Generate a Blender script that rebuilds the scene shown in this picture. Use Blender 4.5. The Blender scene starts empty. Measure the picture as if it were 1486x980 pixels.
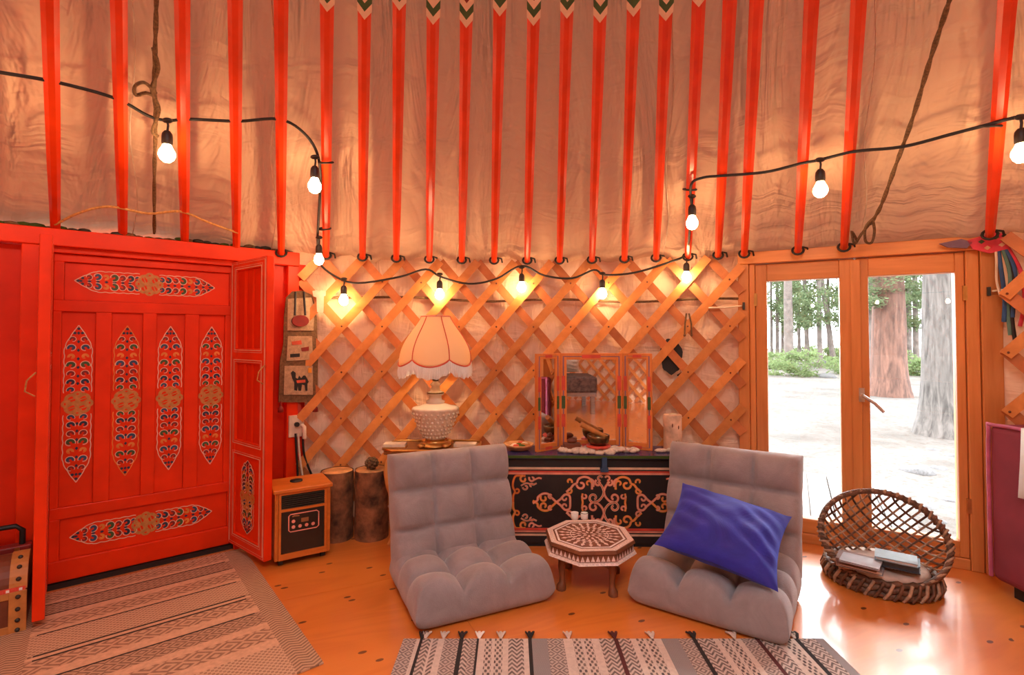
import bpy, math, random
from mathutils import Vector, Matrix, noise as mnoise
sin, cos, pi, rad = math.sin, math.cos, math.pi, math.radians
random.seed(7)
SC = bpy.context.scene
COL = SC.collection

# ------------------------------------------------------------------ camera
F = 743.0; HC = 1.09; PT = rad(1.3)          # 18 mm on 36 mm, 1486 px wide
cam_d = bpy.data.cameras.new('camera'); cam = bpy.data.objects.new('camera', cam_d); COL.objects.link(cam)
cam_d.sensor_fit = 'HORIZONTAL'; cam_d.sensor_width = 36; cam_d.lens = 18
cam_d.shift_y = -math.tan(PT) / 2; cam_d.clip_end = 300; cam_d.clip_start = 0.02
cam.location = (0, 0, HC); cam.rotation_euler = (pi / 2 + PT, 0, 0)
SC.camera = cam
# ------------------------------------------------------------------ world, sun, exposure
W = bpy.data.worlds.new('sky'); SC.world = W; W.use_nodes = True
nt = W.node_tree; nt.nodes.clear()
wo = nt.nodes.new('ShaderNodeOutputWorld'); bg = nt.nodes.new('ShaderNodeBackground')
bg.inputs[0].default_value = (0.95, 0.97, 1.0, 1); bg.inputs[1].default_value = 10.5
nt.links.new(bg.outputs[0], wo.inputs[0])
sun_d = bpy.data.lights.new('sun', 'SUN'); sun_d.energy = 3.0; sun_d.angle = rad(9); sun_d.color = (1, 0.95, 0.88)
sun = bpy.data.objects.new('sun', sun_d); COL.objects.link(sun)
sun.rotation_euler = Vector((-0.62, -0.70, -0.80)).to_track_quat('-Z', 'Y').to_euler()
BULB = 78.0
VS = SC.view_settings
VS.view_transform = 'Standard'; VS.look = 'None'; VS.exposure = 0.42; VS.gamma = 1.0; VS.use_curve_mapping = False
SC.cycles.use_denoising = True
SC.cycles.sample_clamp_indirect = 4.0
SC.cycles.max_bounces = 10
SC.cycles.diffuse_bounces = 6

# ------------------------------------------------------------------ pixel helpers (directions only)
def ray(px, py):
    xc = (px - 743) / F; yc = (490 - py) / F - math.tan(PT)
    c, s = cos(PT), sin(PT)
    return Vector((xc, c - s * yc, s + c * yc))
def flo(px, py, z=0.0):
    r = ray(px, py); t = (z - HC) / r.z
    return r * t + Vector((0, 0, HC))
def dep(px, py, d):
    r = ray(px, py); return r * (d / r.y) + Vector((0, 0, HC))
CX, CY = 0.05, -0.16                      # yurt centre
RL = 3.24; ZT = 1.52; RC = 3.31; SL = 0.5  # lattice radius, wall top, canvas radius, roof slope
RCROWN = 0.80
def cyl(phi, r, z): return Vector((CX + r * sin(phi), CY + r * cos(phi), z))
def phi_px(px, R=RL, py=400):
    r = ray(px, py); a = r.x ** 2 + r.y ** 2; b = -2 * (r.x * CX + r.y * CY); c = CX ** 2 + CY ** 2 - R * R
    t = (-b + math.sqrt(b * b - 4 * a * c)) / (2 * a)
    return math.atan2(r.x * t - CX, r.y * t - CY)
def roof_z(r, off=0.0): return ZT + SL * (RL + 0.03 - r) - off * 1.118
def roof_hit(px, py, off):
    r = ray(px, py); lo, hi = 0.2, 6.0
    f = lambda t: (HC + r.z * t) - roof_z(math.hypot(r.x * t - CX, r.y * t - CY), off)
    for _ in range(60):
        m = (lo + hi) / 2
        if f(m) > 0: hi = m
        else: lo = m
    return r * lo + Vector((0, 0, HC))
def wall_hit(px, py, R):
    r = ray(px, py); p = phi_px(px, R, py); h = cyl(p, R, 0); t = h.y / r.y
    return r * t + Vector((0, 0, HC))

# ------------------------------------------------------------------ materials
def newmat(name):
    m = bpy.data.materials.new(name); m.use_nodes = True
    return m, m.node_tree, m.node_tree.nodes['Principled BSDF']
def N(t, kind, **kw):
    n = t.nodes.new('ShaderNode' + kind)
    for k, v in kw.items(): setattr(n, k, v)
    return n
def setin(t, sock, v):
    if isinstance(v, bpy.types.NodeSocket): t.links.new(v, sock)
    else: sock.default_value = v
def M_(t, op, a, b=0.0, c=0.0):
    n = N(t, 'Math', operation=op)
    setin(t, n.inputs[0], a); setin(t, n.inputs[1], b); setin(t, n.inputs[2], c)
    return n.outputs[0]
def ramp(t, fac, stops, interp='LINEAR'):
    n = N(t, 'ValToRGB'); n.color_ramp.interpolation = interp
    e = n.color_ramp.elements
    while len(e) < len(stops): e.new(0.5)
    for i, (p, c) in enumerate(stops): e[i].position = p; e[i].color = (*c, 1)
    t.links.new(fac, n.inputs[0]); return n.outputs[0]
def mixc(t, fac, a, b):
    n = N(t, 'Mix', data_type='RGBA')
    setin(t, n.inputs[0], fac)
    for s, v in ((n.inputs[6], a), (n.inputs[7], b)):
        setin(t, s, v if isinstance(v, bpy.types.NodeSocket) else (*v, 1))
    return n.outputs[2]
def coords(t, kind='Object', scale=(1, 1, 1), rnd=False):
    tc = N(t, 'TexCoord'); mp = N(t, 'Mapping'); mp.inputs['Scale'].default_value = scale
    t.links.new(tc.outputs[kind], mp.inputs[0])
    if rnd:
        oi = N(t, 'ObjectInfo'); va = N(t, 'VectorMath', operation='ADD'); k = N(t, 'CombineXYZ')
        r = M_(t, 'MULTIPLY', oi.outputs['Random'], 53.0)
        for i in range(3): t.links.new(r, k.inputs[i])
        t.links.new(mp.outputs[0], va.inputs[0]); t.links.new(k.outputs[0], va.inputs[1]); return va.outputs[0]
    return mp.outputs[0]
def noise(t, vec, scale=5, detail=4, rough=0.55, dist=0.0):
    n = N(t, 'TexNoise'); n.inputs['Scale'].default_value = scale; n.inputs['Detail'].default_value = detail
    n.inputs['Roughness'].default_value = rough; n.inputs['Distortion'].default_value = dist
    t.links.new(vec, n.inputs['Vector']); return n.outputs['Fac']
def bump(t, b, h, strength=0.3, dist=0.01):
    n = N(t, 'Bump'); n.inputs['Strength'].default_value = strength; n.inputs['Distance'].default_value = dist
    t.links.new(h, n.inputs['Height']); t.links.new(n.outputs[0], b.inputs['Normal'])
MATS = {}
def plain(name, c, rough=0.6, metal=0.0, var=0.18, scale=18, bmp=0.0, spec=None):
    m, t, b = newmat(name)
    v = coords(t, rnd=True); n = noise(t, v, scale, 3)
    lo = tuple(x * (1 - var) for x in c); hi = tuple(min(1, x * (1 + var)) for x in c)
    t.links.new(ramp(t, n, [(0.3, lo), (0.7, hi)]), b.inputs['Base Color'])
    b.inputs['Roughness'].default_value = rough; b.inputs['Metallic'].default_value = metal
    if spec is not None: b.inputs['Specular IOR Level'].default_value = spec
    if bmp: bump(t, b, noise(t, v, scale * 4, 3), bmp, 0.004)
    MATS[name] = m; return m
def wood(name, c1, c2, stretch=(1, 12, 12), scale=3.0, rough=0.45, bmp=0.08, tone=0.25):
    m, t, b = newmat(name)
    v = coords(t, scale=stretch, rnd=True)
    n = noise(t, v, scale, 5, 0.6, 0.6)
    base = ramp(t, n, [(0.3, c1), (0.7, c2)])
    oi = N(t, 'ObjectInfo'); k = M_(t, 'MULTIPLY_ADD', oi.outputs['Random'], tone, 1 - tone / 2)
    h = N(t, 'HueSaturation'); t.links.new(base, h.inputs['Color']); t.links.new(k, h.inputs['Value'])
    t.links.new(h.outputs[0], b.inputs['Base Color']); b.inputs['Roughness'].default_value = rough
    bump(t, b, n, bmp, 0.004); MATS[name] = m; return m
def emit(name, c, s):
    m = bpy.data.materials.new(name); m.use_nodes = True; t = m.node_tree; t.nodes.clear()
    o = N(t, 'OutputMaterial'); e = N(t, 'Emission'); e.inputs[0].default_value = (*c, 1); e.inputs[1].default_value = s
    t.links.new(e.outputs[0], o.inputs[0]); MATS[name] = m; return m
def paneglass(name, tint=(0.97, 0.98, 0.98)):
    m = bpy.data.materials.new(name); m.use_nodes = True; t = m.node_tree; t.nodes.clear()
    o = N(t, 'OutputMaterial'); tr = N(t, 'BsdfTransparent'); gl = N(t, 'BsdfGlossy'); mx = N(t, 'MixShader'); fr = N(t, 'Fresnel')
    tr.inputs[0].default_value = (*tint, 1); gl.inputs['Roughness'].default_value = 0.0; fr.inputs[0].default_value = 1.45
    t.links.new(fr.outputs[0], mx.inputs[0]); t.links.new(tr.outputs[0], mx.inputs[1]); t.links.new(gl.outputs[0], mx.inputs[2])
    t.links.new(mx.outputs[0], o.inputs[0]); MATS[name] = m; return m

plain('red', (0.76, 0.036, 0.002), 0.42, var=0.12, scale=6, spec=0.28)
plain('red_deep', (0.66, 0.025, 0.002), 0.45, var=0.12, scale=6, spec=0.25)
plain('pole_red', (0.72, 0.048, 0.006), 0.30, var=0.15, scale=7)
plain('cream', (0.80, 0.58, 0.42), 0.6, var=0.1)
plain('pinkline', (0.80, 0.30, 0.22), 0.55)
plain('gold', (0.55, 0.24, 0.06), 0.5, var=0.2, scale=60)
plain('dkblue', (0.02, 0.03, 0.07), 0.5); plain('blue', (0.03, 0.07, 0.15), 0.5)
plain('green', (0.05, 0.10, 0.03), 0.5); plain('dkgreen', (0.025, 0.05, 0.02), 0.5)
plain('orange', (0.75, 0.26, 0.04), 0.5); plain('maroon', (0.22, 0.015, 0.012), 0.5)
plain('black', (0.012, 0.011, 0.011), 0.5); plain('cable', (0.014, 0.012, 0.011), 0.55)
plain('socket', (0.02, 0.014, 0.012), 0.45)
plain('white', (0.82, 0.79, 0.74), 0.6, var=0.06); plain('offwhite', (0.70, 0.58, 0.44), 0.8)
plain('brass', (0.60, 0.33, 0.10), 0.35, 0.9); plain('bronze', (0.16, 0.10, 0.045), 0.3, 0.9)
plain('steel', (0.62, 0.60, 0.57), 0.3, 0.9); plain('iron', (0.05, 0.045, 0.04), 0.5, 0.5)
plain('chest_black', (0.016, 0.014, 0.015), 0.42); plain('chest_top', (0.045, 0.035, 0.13), 0.18, scale=5)
plain('scroll_pink', (0.80, 0.24, 0.15), 0.5); plain('scroll_orange', (0.80, 0.33, 0.03), 0.5)
plain('scroll_red', (0.62, 0.09, 0.04), 0.5); plain('scroll_cream', (0.70, 0.46, 0.30), 0.5)
plain('moss', (0.05, 0.09, 0.008), 0.8); plain('stripe_red', (0.62, 0.07, 0.04), 0.5); plain('stripe_pink', (0.75, 0.30, 0.20), 0.5)
plain('rope', (0.15, 0.08, 0.033), 0.9, var=0.45, scale=120, bmp=0.6); plain('twine', (0.55, 0.28, 0.09), 0.9, var=0.3, scale=80)
plain('bark', (0.20, 0.085, 0.035), 0.9, var=0.75, scale=14, bmp=1.0); plain('cutwood', (0.62, 0.30, 0.11), 0.7, var=0.3, scale=20)
plain('birch', (0.66, 0.44, 0.30), 0.7, var=0.4, scale=14, bmp=0.4); plain('wool', (0.80, 0.66, 0.52), 0.95, var=0.15, scale=60, bmp=1.0)
plain('purple', (0.22, 0.027, 0.048), 0.8, var=0.15, scale=5, bmp=0.15); plain('piping', (0.48, 0.10, 0.20), 0.7)
plain('wicker', (0.14, 0.065, 0.033), 0.6, var=0.5, scale=40, bmp=0.5); plain('wicker_pale', (0.42, 0.27, 0.17), 0.6, var=0.4, scale=40)
plain('paper', (0.72, 0.70, 0.66), 0.7, var=0.06); plain('book_blue', (0.035, 0.06, 0.09), 0.45); plain('book_gray', (0.40, 0.40, 0.43), 0.5)
plain('book_brown', (0.22, 0.12, 0.09), 0.6); plain('book_teal', (0.26, 0.36, 0.42), 0.45); plain('olive', (0.22, 0.22, 0.03), 0.6)
plain('tabwood', (0.20, 0.065, 0.025), 0.45, var=0.3, scale=25); plain('inlay', (0.82, 0.62, 0.54), 0.5, var=0.25, scale=150); plain('inlay_white', (0.85, 0.78, 0.74), 0.4)
plain('felt', (0.45, 0.30, 0.18), 0.95, var=0.2, scale=60, bmp=0.6); plain('felt_dark', (0.17, 0.095, 0.045), 0.95, var=0.3, scale=70, bmp=0.6)
plain('leather', (0.50, 0.21, 0.05), 0.55, var=0.2, scale=20, bmp=0.15); plain('leather_dark', (0.15, 0.04, 0.015), 0.55, var=0.25, scale=15)
plain('lcd', (0.30, 0.12, 0.04), 0.4); plain('grille', (0.035, 0.028, 0.020), 0.6); plain('panel_dark', (0.012, 0.011, 0.010), 0.25)
plain('ribbon_blue', (0.03, 0.09, 0.24), 0.7); plain('ribbon_pink', (0.65, 0.05, 0.09), 0.7); plain('ribbon_teal', (0.10, 0.22, 0.18), 0.7); plain('ribbon_purple', (0.20, 0.12, 0.20), 0.7)
plain('blanket', (0.10, 0.055, 0.04), 0.9, var=0.6, scale=22); plain('sheet', (0.62, 0.50, 0.42), 0.9)
plain('rock', (0.07, 0.068, 0.068), 0.9, var=0.4, scale=9, bmp=0.7); plain('deck', (0.12, 0.10, 0.088), 0.8, var=0.15, scale=6)
wood('trunk_red', (0.035, 0.017, 0.012), (0.15, 0.072, 0.05), (9, 9, 1.2), 1.6, 0.95, 1.0, 0.0); wood('trunk_gray', (0.03, 0.026, 0.023), (0.12, 0.105, 0.095), (12, 12, 1.6), 1.6, 0.95, 1.0, 0.0)
plain('trunk_far', (0.10, 0.08, 0.07), 0.95, var=0.4, scale=5); plain('dead_leaf', (0.36, 0.20, 0.09), 0.9, var=0.4)
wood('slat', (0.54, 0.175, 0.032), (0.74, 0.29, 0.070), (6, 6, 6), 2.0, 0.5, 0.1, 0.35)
wood('slat_back_shaded', (0.44, 0.125, 0.030), (0.60, 0.20, 0.055), (6, 6, 6), 2.0, 0.55, 0.1, 0.35)  # same wood as the front slats, darkened to put the back layer's shade in
wood('frame_wood', (0.56, 0.195, 0.045), (0.70, 0.27, 0.075), (14, 14, 1), 2.5, 0.4)
wood('frame_wood_h', (0.56, 0.195, 0.045), (0.70, 0.27, 0.075), (1, 14, 14), 2.5, 0.4)
wood('heater_wood', (0.50, 0.125, 0.012), (0.66, 0.19, 0.025), (3, 12, 12), 3, 0.35)
wood('table_wood', (0.16, 0.06, 0.02), (0.34, 0.15, 0.05), (1, 10, 10), 4, 0.3)
wood('gilt_leg', (0.45, 0.20, 0.05), (0.62, 0.32, 0.10), (4, 4, 1), 3, 0.35)
wood('mirror_wood', (0.62, 0.17, 0.03), (0.75, 0.25, 0.05), (8, 8, 1), 3, 0.45)
wood('crown_wood', (0.5, 0.16, 0.05), (0.62, 0.22, 0.07), (3, 3, 3), 3)
emit('lamp_bulb', (1.0, 0.72, 0.42), 150.0)
emit('bulb', (1.0, 0.64, 0.33), BULB)
paneglass('pane')
m, t, b = newmat('mirror'); b.inputs['Metallic'].default_value = 1; b.inputs['Roughness'].default_value = 0.015; b.inputs['Base Color'].default_value = (0.86, 0.85, 0.84, 1); MATS['mirror'] = m
m, t, b = newmat('lamp_glass'); b.inputs['Transmission Weight'].default_value = 0.35; b.inputs['Roughness'].default_value = 0.15; b.inputs['Base Color'].default_value = (0.95, 0.82, 0.66, 1); b.inputs['IOR'].default_value = 1.4; MATS['lamp_glass'] = m
# lampshade: cream fabric that lets light through
m, t, b = newmat('shade'); t.nodes.remove(b)
o = t.nodes['Material Output']; d1 = N(t, 'BsdfDiffuse'); d2 = N(t, 'BsdfTranslucent'); mx = N(t, 'MixShader'); mx.inputs[0].default_value = 0.35
d1.inputs[0].default_value = (0.90, 0.70, 0.45, 1); d2.inputs[0].default_value = (0.90, 0.68, 0.42, 1)
t.links.new(d1.outputs[0], mx.inputs[1]); t.links.new(d2.outputs[0], mx.inputs[2]); t.links.new(mx.outputs[0], o.inputs[0]); MATS['shade'] = m
# canvas with puckers (UV: x across, y along the pole)
def canvas(name, c1, c2, us, vs, bs, tl=0.0):
    m, t, b = newmat(name)
    v = coords(t, 'UV', (us, vs, 1)); n1 = noise(t, v, 3.0, 4, 0.55, 0.8)
    v2 = coords(t, 'UV', (us * 0.5, vs * 6, 1)); n2 = noise(t, v2, 2.2, 3, 0.5, 1.6)
    v3 = coords(t, 'Object'); n3 = noise(t, v3, 1.4, 3)
    base = ramp(t, n3, [(0.3, c1), (0.7, c2)]); t.links.new(base, b.inputs['Base Color'])
    b.inputs['Roughness'].default_value = 0.75; b.inputs['Specular IOR Level'].default_value = 0.25
    h = M_(t, 'ADD', M_(t, 'MULTIPLY', n1, 1.0), M_(t, 'MULTIPLY', n2, 0.45)); bump(t, b, h, bs, 0.13); MATS[name] = m
    if tl:      # daylight glows through the cloth
        o = t.nodes['Material Output']; tr_ = N(t, 'BsdfTranslucent'); mx = N(t, 'MixShader'); mx.inputs[0].default_value = tl
        tr_.inputs[0].default_value = (0.80, 0.45, 0.26, 1)
        t.links.new(b.outputs[0], mx.inputs[1]); t.links.new(tr_.outputs[0], mx.inputs[2]); t.links.new(mx.outputs[0], o.inputs[0])
canvas('roof_canvas', (0.58, 0.37, 0.24), (0.66, 0.43, 0.28), 1.1, 0.35, 1.0, 0.010)
canvas('wall_canvas', (0.76, 0.50, 0.33), (0.82, 0.57, 0.40), 2.0, 0.5, 0.5, 0.010)
# floor plywood
m, t, b = newmat('plywood')
v = coords(t, scale=(0.7, 3.0, 3.0), rnd=True); n1 = noise(t, v, 1.3, 3, 0.5, 0.8)
rings = M_(t, 'SINE', M_(t, 'MULTIPLY', n1, 46.0)); rings = M_(t, 'MULTIPLY_ADD', rings, 0.5, 0.5)
v2 = coords(t, scale=(4, 60, 60), rnd=True); n2 = noise(t, v2, 2.0, 3)
base = mixc(t, M_(t, 'MULTIPLY', rings, 0.45), (0.74, 0.215, 0.030), (0.60, 0.145, 0.018))
base = mixc(t, M_(t, 'MULTIPLY', n2, 0.35), base, (0.80, 0.28, 0.055))
vo = N(t, 'TexVoronoi', voronoi_dimensions='2D'); vo.inputs['Scale'].default_value = 4.6; vo.inputs['Randomness'].default_value = 1.0
vk = coords(t, scale=(1.0, 1.9, 1.0), rnd=True); t.links.new(vk, vo.inputs['Vector'])
sep = N(t, 'SeparateColor'); t.links.new(vo.outputs['Color'], sep.inputs[0])
knot = M_(t, 'MULTIPLY', M_(t, 'LESS_THAN', M_(t, 'ADD', vo.outputs['Distance'], M_(t, 'MULTIPLY', n2, 0.03)), 0.082), M_(t, 'GREATER_THAN', sep.outputs[0], 0.5))
base = mixc(t, M_(t, 'MULTIPLY', knot, 0.85), base, (0.06, 0.018, 0.008))
t.links.new(base, b.inputs['Base Color']); b.inputs['Roughness'].default_value = 0.34; b.inputs['Coat Weight'].default_value = 1.0; b.inputs['Coat Roughness'].default_value = 0.13; b.inputs['Coat IOR'].default_value = 1.65
bump(t, b, n2, 0.03, 0.002); MATS['plywood'] = m
# plush chair fabric
m, t, b = newmat('plush'); v = coords(t); n1 = noise(t, v, 9, 4, 0.65, 0.5); n2 = noise(t, v, 260, 2)
t.links.new(ramp(t, n1, [(0.3, (0.25, 0.212, 0.215)), (0.7, (0.34, 0.295, 0.30))]), b.inputs['Base Color'])
b.inputs['Roughness'].default_value = 0.95; b.inputs['Sheen Weight'].default_value = 0.35; b.inputs['Sheen Roughness'].default_value = 0.5
bump(t, b, M_(t, 'ADD', n2, M_(t, 'MULTIPLY', n1, 2.0)), 0.35, 0.004); MATS['plush'] = m
m, t, b = newmat('velvet'); v = coords(t); n1 = noise(t, v, 6, 4, 0.6, 1.0)
t.links.new(ramp(t, n1, [(0.3, (0.012, 0.010, 0.20)), (0.7, (0.022, 0.020, 0.36))]), b.inputs['Base Color'])
b.inputs['Roughness'].default_value = 0.75; b.inputs['Sheen Weight'].default_value = 0.6; b.inputs['Sheen Tint'].default_value = (0.15, 0.25, 1, 1)
bump(t, b, n1, 0.25, 0.02); MATS['velvet'] = m
# woven rug patterns
def woven(name, ca, cb, kx, ky, kind):
    m, t, b = newmat(name); v = coords(t); s = N(t, 'SeparateXYZ'); t.links.new(v, s.inputs[0]); x, y = s.outputs[0], s.outputs[1]
    if kind == 'zig':
        tri = M_(t, 'PINGPONG', M_(t, 'MULTIPLY', x, kx), 1.0); f = M_(t, 'FRACT', M_(t, 'ADD', M_(t, 'MULTIPLY', y, ky), tri)); f = M_(t, 'GREATER_THAN', f, 0.5)
    elif kind == 'dash':
        f = M_(t, 'GREATER_THAN', M_(t, 'MULTIPLY', M_(t, 'SINE', M_(t, 'MULTIPLY', x, kx * 6.283)), M_(t, 'SINE', M_(t, 'MULTIPLY', y, ky * 6.283))), 0.1)
    elif kind == 'diamond':
        a = M_(t, 'PINGPONG', M_(t, 'MULTIPLY', x, kx), 1.0); c = M_(t, 'PINGPONG', M_(t, 'MULTIPLY', y, ky), 1.0)
        f = M_(t, 'FRACT', M_(t, 'MULTIPLY', M_(t, 'ADD', a, c), 1.5)); f = M_(t, 'GREATER_THAN', f, 0.5)
    else:
        f = M_(t, 'GREATER_THAN', M_(t, 'SINE', M_(t, 'MULTIPLY', y, ky * 6.283)), 0.0)
    n = noise(t, coords(t, scale=(1, 1, 1)), 60, 3)
    f = M_(t, 'MULTIPLY', f, M_(t, 'MULTIPLY_ADD', n, 0.8, 0.45)); t.links.new(mixc(t, f, ca, cb), b.inputs['Base Color'])
    b.inputs['Roughness'].default_value = 0.95; bump(t, b, noise(t, coords(t, scale=(1, 1, 1)), 220, 2), 0.4, 0.003); MATS[name] = m
woven('r2_zig', (0.52, 0.42, 0.36), (0.10, 0.075, 0.07), 60, 45, 'zig'); woven('r2_dash', (0.55, 0.45, 0.38), (0.07, 0.05, 0.05), 55, 32, 'dash')
woven('r2_dia', (0.46, 0.37, 0.32), (0.16, 0.12, 0.11), 45, 45, 'diamond'); woven('r2_gray', (0.23, 0.21, 0.21), (0.30, 0.27, 0.26), 300, 50, 'dash')
plain('r2_pale', (0.58, 0.48, 0.41), 0.95, var=0.1, scale=80, bmp=0.3); plain('r2_black', (0.02, 0.016, 0.016), 0.95); plain('r2_wine', (0.08, 0.016, 0.016), 0.95)
woven('r1_zig', (0.54, 0.33, 0.20), (0.22, 0.12, 0.065), 34, 60, 'zig'); woven('r1_dia', (0.58, 0.35, 0.21), (0.26, 0.135, 0.08), 22, 30, 'diamond')
woven('r1_dash', (0.60, 0.38, 0.235), (0.31, 0.17, 0.10), 50, 50, 'dash'); woven('r1_chev', (0.50, 0.30, 0.185), (0.20, 0.105, 0.06), 30, 40, 'diamond')
plain('r1_pale', (0.64, 0.38, 0.23), 0.95, var=0.12, scale=60, bmp=0.3); plain('r1_black', (0.03, 0.02, 0.014), 0.95)
# ground outside
m, t, b = newmat('forest_floor'); v = coords(t); n1 = noise(t, v, 0.9, 6, 0.7, 0.4); n2 = noise(t, v, 14, 5, 0.75)
c = ramp(t, n1, [(0.3, (0.032, 0.025, 0.019)), (0.5, (0.075, 0.065, 0.056)), (0.7, (0.105, 0.095, 0.085))]); c = mixc(t, M_(t, 'MULTIPLY', M_(t, 'GREATER_THAN', n2, 0.56), 0.7), c, (0.04, 0.024, 0.015))
t.links.new(c, b.inputs['Base Color']); b.inputs['Roughness'].default_value = 1.0; bump(t, b, n2, 0.6, 0.05); MATS['forest_floor'] = m
def leafmat(name, c):
    m, t, b = newmat(name); t.nodes.remove(b); o = t.nodes['Material Output']
    d1 = N(t, 'BsdfDiffuse'); d2 = N(t, 'BsdfTranslucent'); mx = N(t, 'MixShader'); mx.inputs[0].default_value = 0.45
    cc = ramp(t, noise(t, coords(t), 3, 2), [(0.3, tuple(x * 0.7 for x in c)), (0.7, c)])
    t.links.new(cc, d1.inputs[0]); t.links.new(cc, d2.inputs[0]); t.links.new(d1.outputs[0], mx.inputs[1]); t.links.new(d2.outputs[0], mx.inputs[2]); t.links.new(mx.outputs[0], o.inputs[0]); MATS[name] = m
leafmat('needles', (0.13, 0.175, 0.09)); leafmat('leaves', (0.17, 0.23, 0.10))

# ------------------------------------------------------------------ mesh builder
class MB:
    def __init__(s, M=None): s.v = []; s.f = []; s.m = []; s.sm = []; s.uv = {}; s.M = M
    def add(s, vs, fs, mat=0, smooth=False):
        o = len(s.v)
        for p in vs:
            p = Vector(p); s.v.append(s.M @ p if s.M else p)
        for f in fs: s.f.append([o + i for i in f]); s.m.append(mat); s.sm.append(smooth)
    def box(s, x0, x1, y0, y1, z0, z1, mat=0):
        vs = [(x, y, z) for z in (z0, z1) for y in (y0, y1) for x in (x0, x1)]
        s.add(vs, [(0, 2, 3, 1), (4, 5, 7, 6), (0, 1, 5, 4), (2, 6, 7, 3), (0, 4, 6, 2), (1, 3, 7, 5)], mat); return s
    def prism(s, poly, z0, z1, mat=0, smooth=False):
        n = len(poly); vs = [(x, y, z0) for x, y in poly] + [(x, y, z1) for x, y in poly]
        s.add(vs, [list(range(n))[::-1], list(range(n, 2 * n))], mat)
        s.add(vs, [(i, (i + 1) % n, n + (i + 1) % n, n + i) for i in range(n)], mat, smooth); return s
    def frustum(s, p0, z0, p1, z1, mat=0):
        n = len(p0); vs = [(x, y, z0) for x, y in p0] + [(x, y, z1) for x, y in p1]
        s.add(vs, [list(range(n))[::-1], list(range(n, 2 * n))] + [(i, (i + 1) % n, n + (i + 1) % n, n + i) for i in range(n)], mat); return s
    def tube(s, pts, r, n=8, mat=0, closed=False, smooth=True, flat=None):
        pts = [Vector(p) for p in pts]; k = len(pts); rs = r if isinstance(r, (list, tuple)) else [r] * k
        vs = []; up = None
        for i, p in enumerate(pts):
            a = pts[(i - 1) % k] if (closed or i > 0) else p; c = pts[(i + 1) % k] if (closed or i < k - 1) else p
            d = (c - a); d = d.normalized() if d.length > 1e-9 else Vector((0, 0, 1))
            if up is None: up = Vector((0, 0, 1)) if abs(d.z) < 0.9 else Vector((1, 0, 0))
            e = up - d * up.dot(d)
            if e.length < 1e-6: e = d.orthogonal()
            e.normalize(); up = e; g = d.cross(e)
            for j in range(n):
                an = 2 * pi * j / n + (pi / n if n == 4 else 0); vs.append(p + (e * cos(an) + g * sin(an) * (flat or 1)) * rs[i])
        fs = []
        for i in range(k if closed else k - 1):
            for j in range(n):
                a = i * n + j; b = i * n + (j + 1) % n; c = ((i + 1) % k) * n + (j + 1) % n; d = ((i + 1) % k) * n + j
                fs.append((a, b, c, d))
        s.add(vs, fs, mat, smooth)
        if not closed: s.add(vs, [list(range(n))[::-1], list(range((k - 1) * n, k * n))], mat)
        return s
    def lathe(s, prof, n=24, c=(0, 0, 0), mat=0, smooth=True, fn=None):
        vs = []
        for r, z in prof:
            for j in range(n):
                a = 2 * pi * j / n; rr = r * (fn(a, z) if fn else 1); vs.append((c[0] + rr * cos(a), c[1] + rr * sin(a), c[2] + z))
        k = len(prof); fs = [(i * n + j, i * n + (j + 1) % n, (i + 1) * n + (j + 1) % n, (i + 1) * n + j) for i in range(k - 1) for j in range(n)]
        s.add(vs, fs, mat, smooth)
        if prof[0] == prof[-1]: return s
        if prof[0][0] > 1e-5: s.add(vs, [list(range(n))[::-1]], mat)
        if prof[-1][0] > 1e-5: s.add(vs, [list(range((k - 1) * n, k * n))], mat)
        return s
    def ribbon(s, pts, w, h=0.0, mat=0, closed=False, ax='xz'):
        # flat painted stroke in the local x/z plane, at local y = h (facing -y); ax 'xy': in x/y at z = h
        k = len(pts); vs = []
        for i in range(k):
            a = pts[(i - 1) % k] if (closed or i > 0) else pts[i]; c = pts[(i + 1) % k] if (closed or i < k - 1) else pts[i]
            dx, dy = c[0] - a[0], c[1] - a[1]; l = math.hypot(dx, dy) or 1; nx, ny = -dy / l, dx / l
            ww = w[i] if isinstance(w, (list, tuple)) else w
            for q in (1, -1):
                x, y = pts[i][0] + nx * ww / 2 * q, pts[i][1] + ny * ww / 2 * q
                vs.append((x, h, y) if ax == 'xz' else (x, y, h))
        fs = [(2 * i, 2 * i + 1, (2 * (i + 1) + 1) % (2 * k), (2 * (i + 1)) % (2 * k)) for i in range(k if closed else k - 1)]
        if ax == 'xz': fs = [f[::-1] for f in fs]
        s.add(vs, fs, mat); return s
    def flat(s, poly, h, mat=0, ax='xz'):
        s.add([(x, h, y) if ax == 'xz' else (x, y, h) for x, y in poly], [list(range(len(poly)))], mat); return s
    def sphere(s, c, r, n=10, m=7, mat=0, sx=1, sy=1, sz=1):
        prof = [(max(1e-6, r * sin(pi * i / m)), -r * cos(pi * i / m)) for i in range(m + 1)]
        vs = []
        for rr, z in prof:
            for j in range(n): a = 2 * pi * j / n; vs.append((c[0] + rr * cos(a) * sx, c[1] + rr * sin(a) * sy, c[2] + z * sz))
        s.add(vs, [(i * n + j, i * n + (j + 1) % n, (i + 1) * n + (j + 1) % n, (i + 1) * n + j) for i in range(m) for j in range(n)], mat, True); return s
    def mesh(s, name):
        me = bpy.data.meshes.new(name); me.from_pydata([tuple(v) for v in s.v], [], s.f)
        me.polygons.foreach_set('material_index', s.m); me.polygons.foreach_set('use_smooth', s.sm); me.update(); return me
    def build(s, name, mats, parent=None, loc=None, rotz=0.0, bevel=0.0):
        me = s.mesh(name)
        return link(name, me, mats, parent, loc, rotz, bevel)
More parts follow.
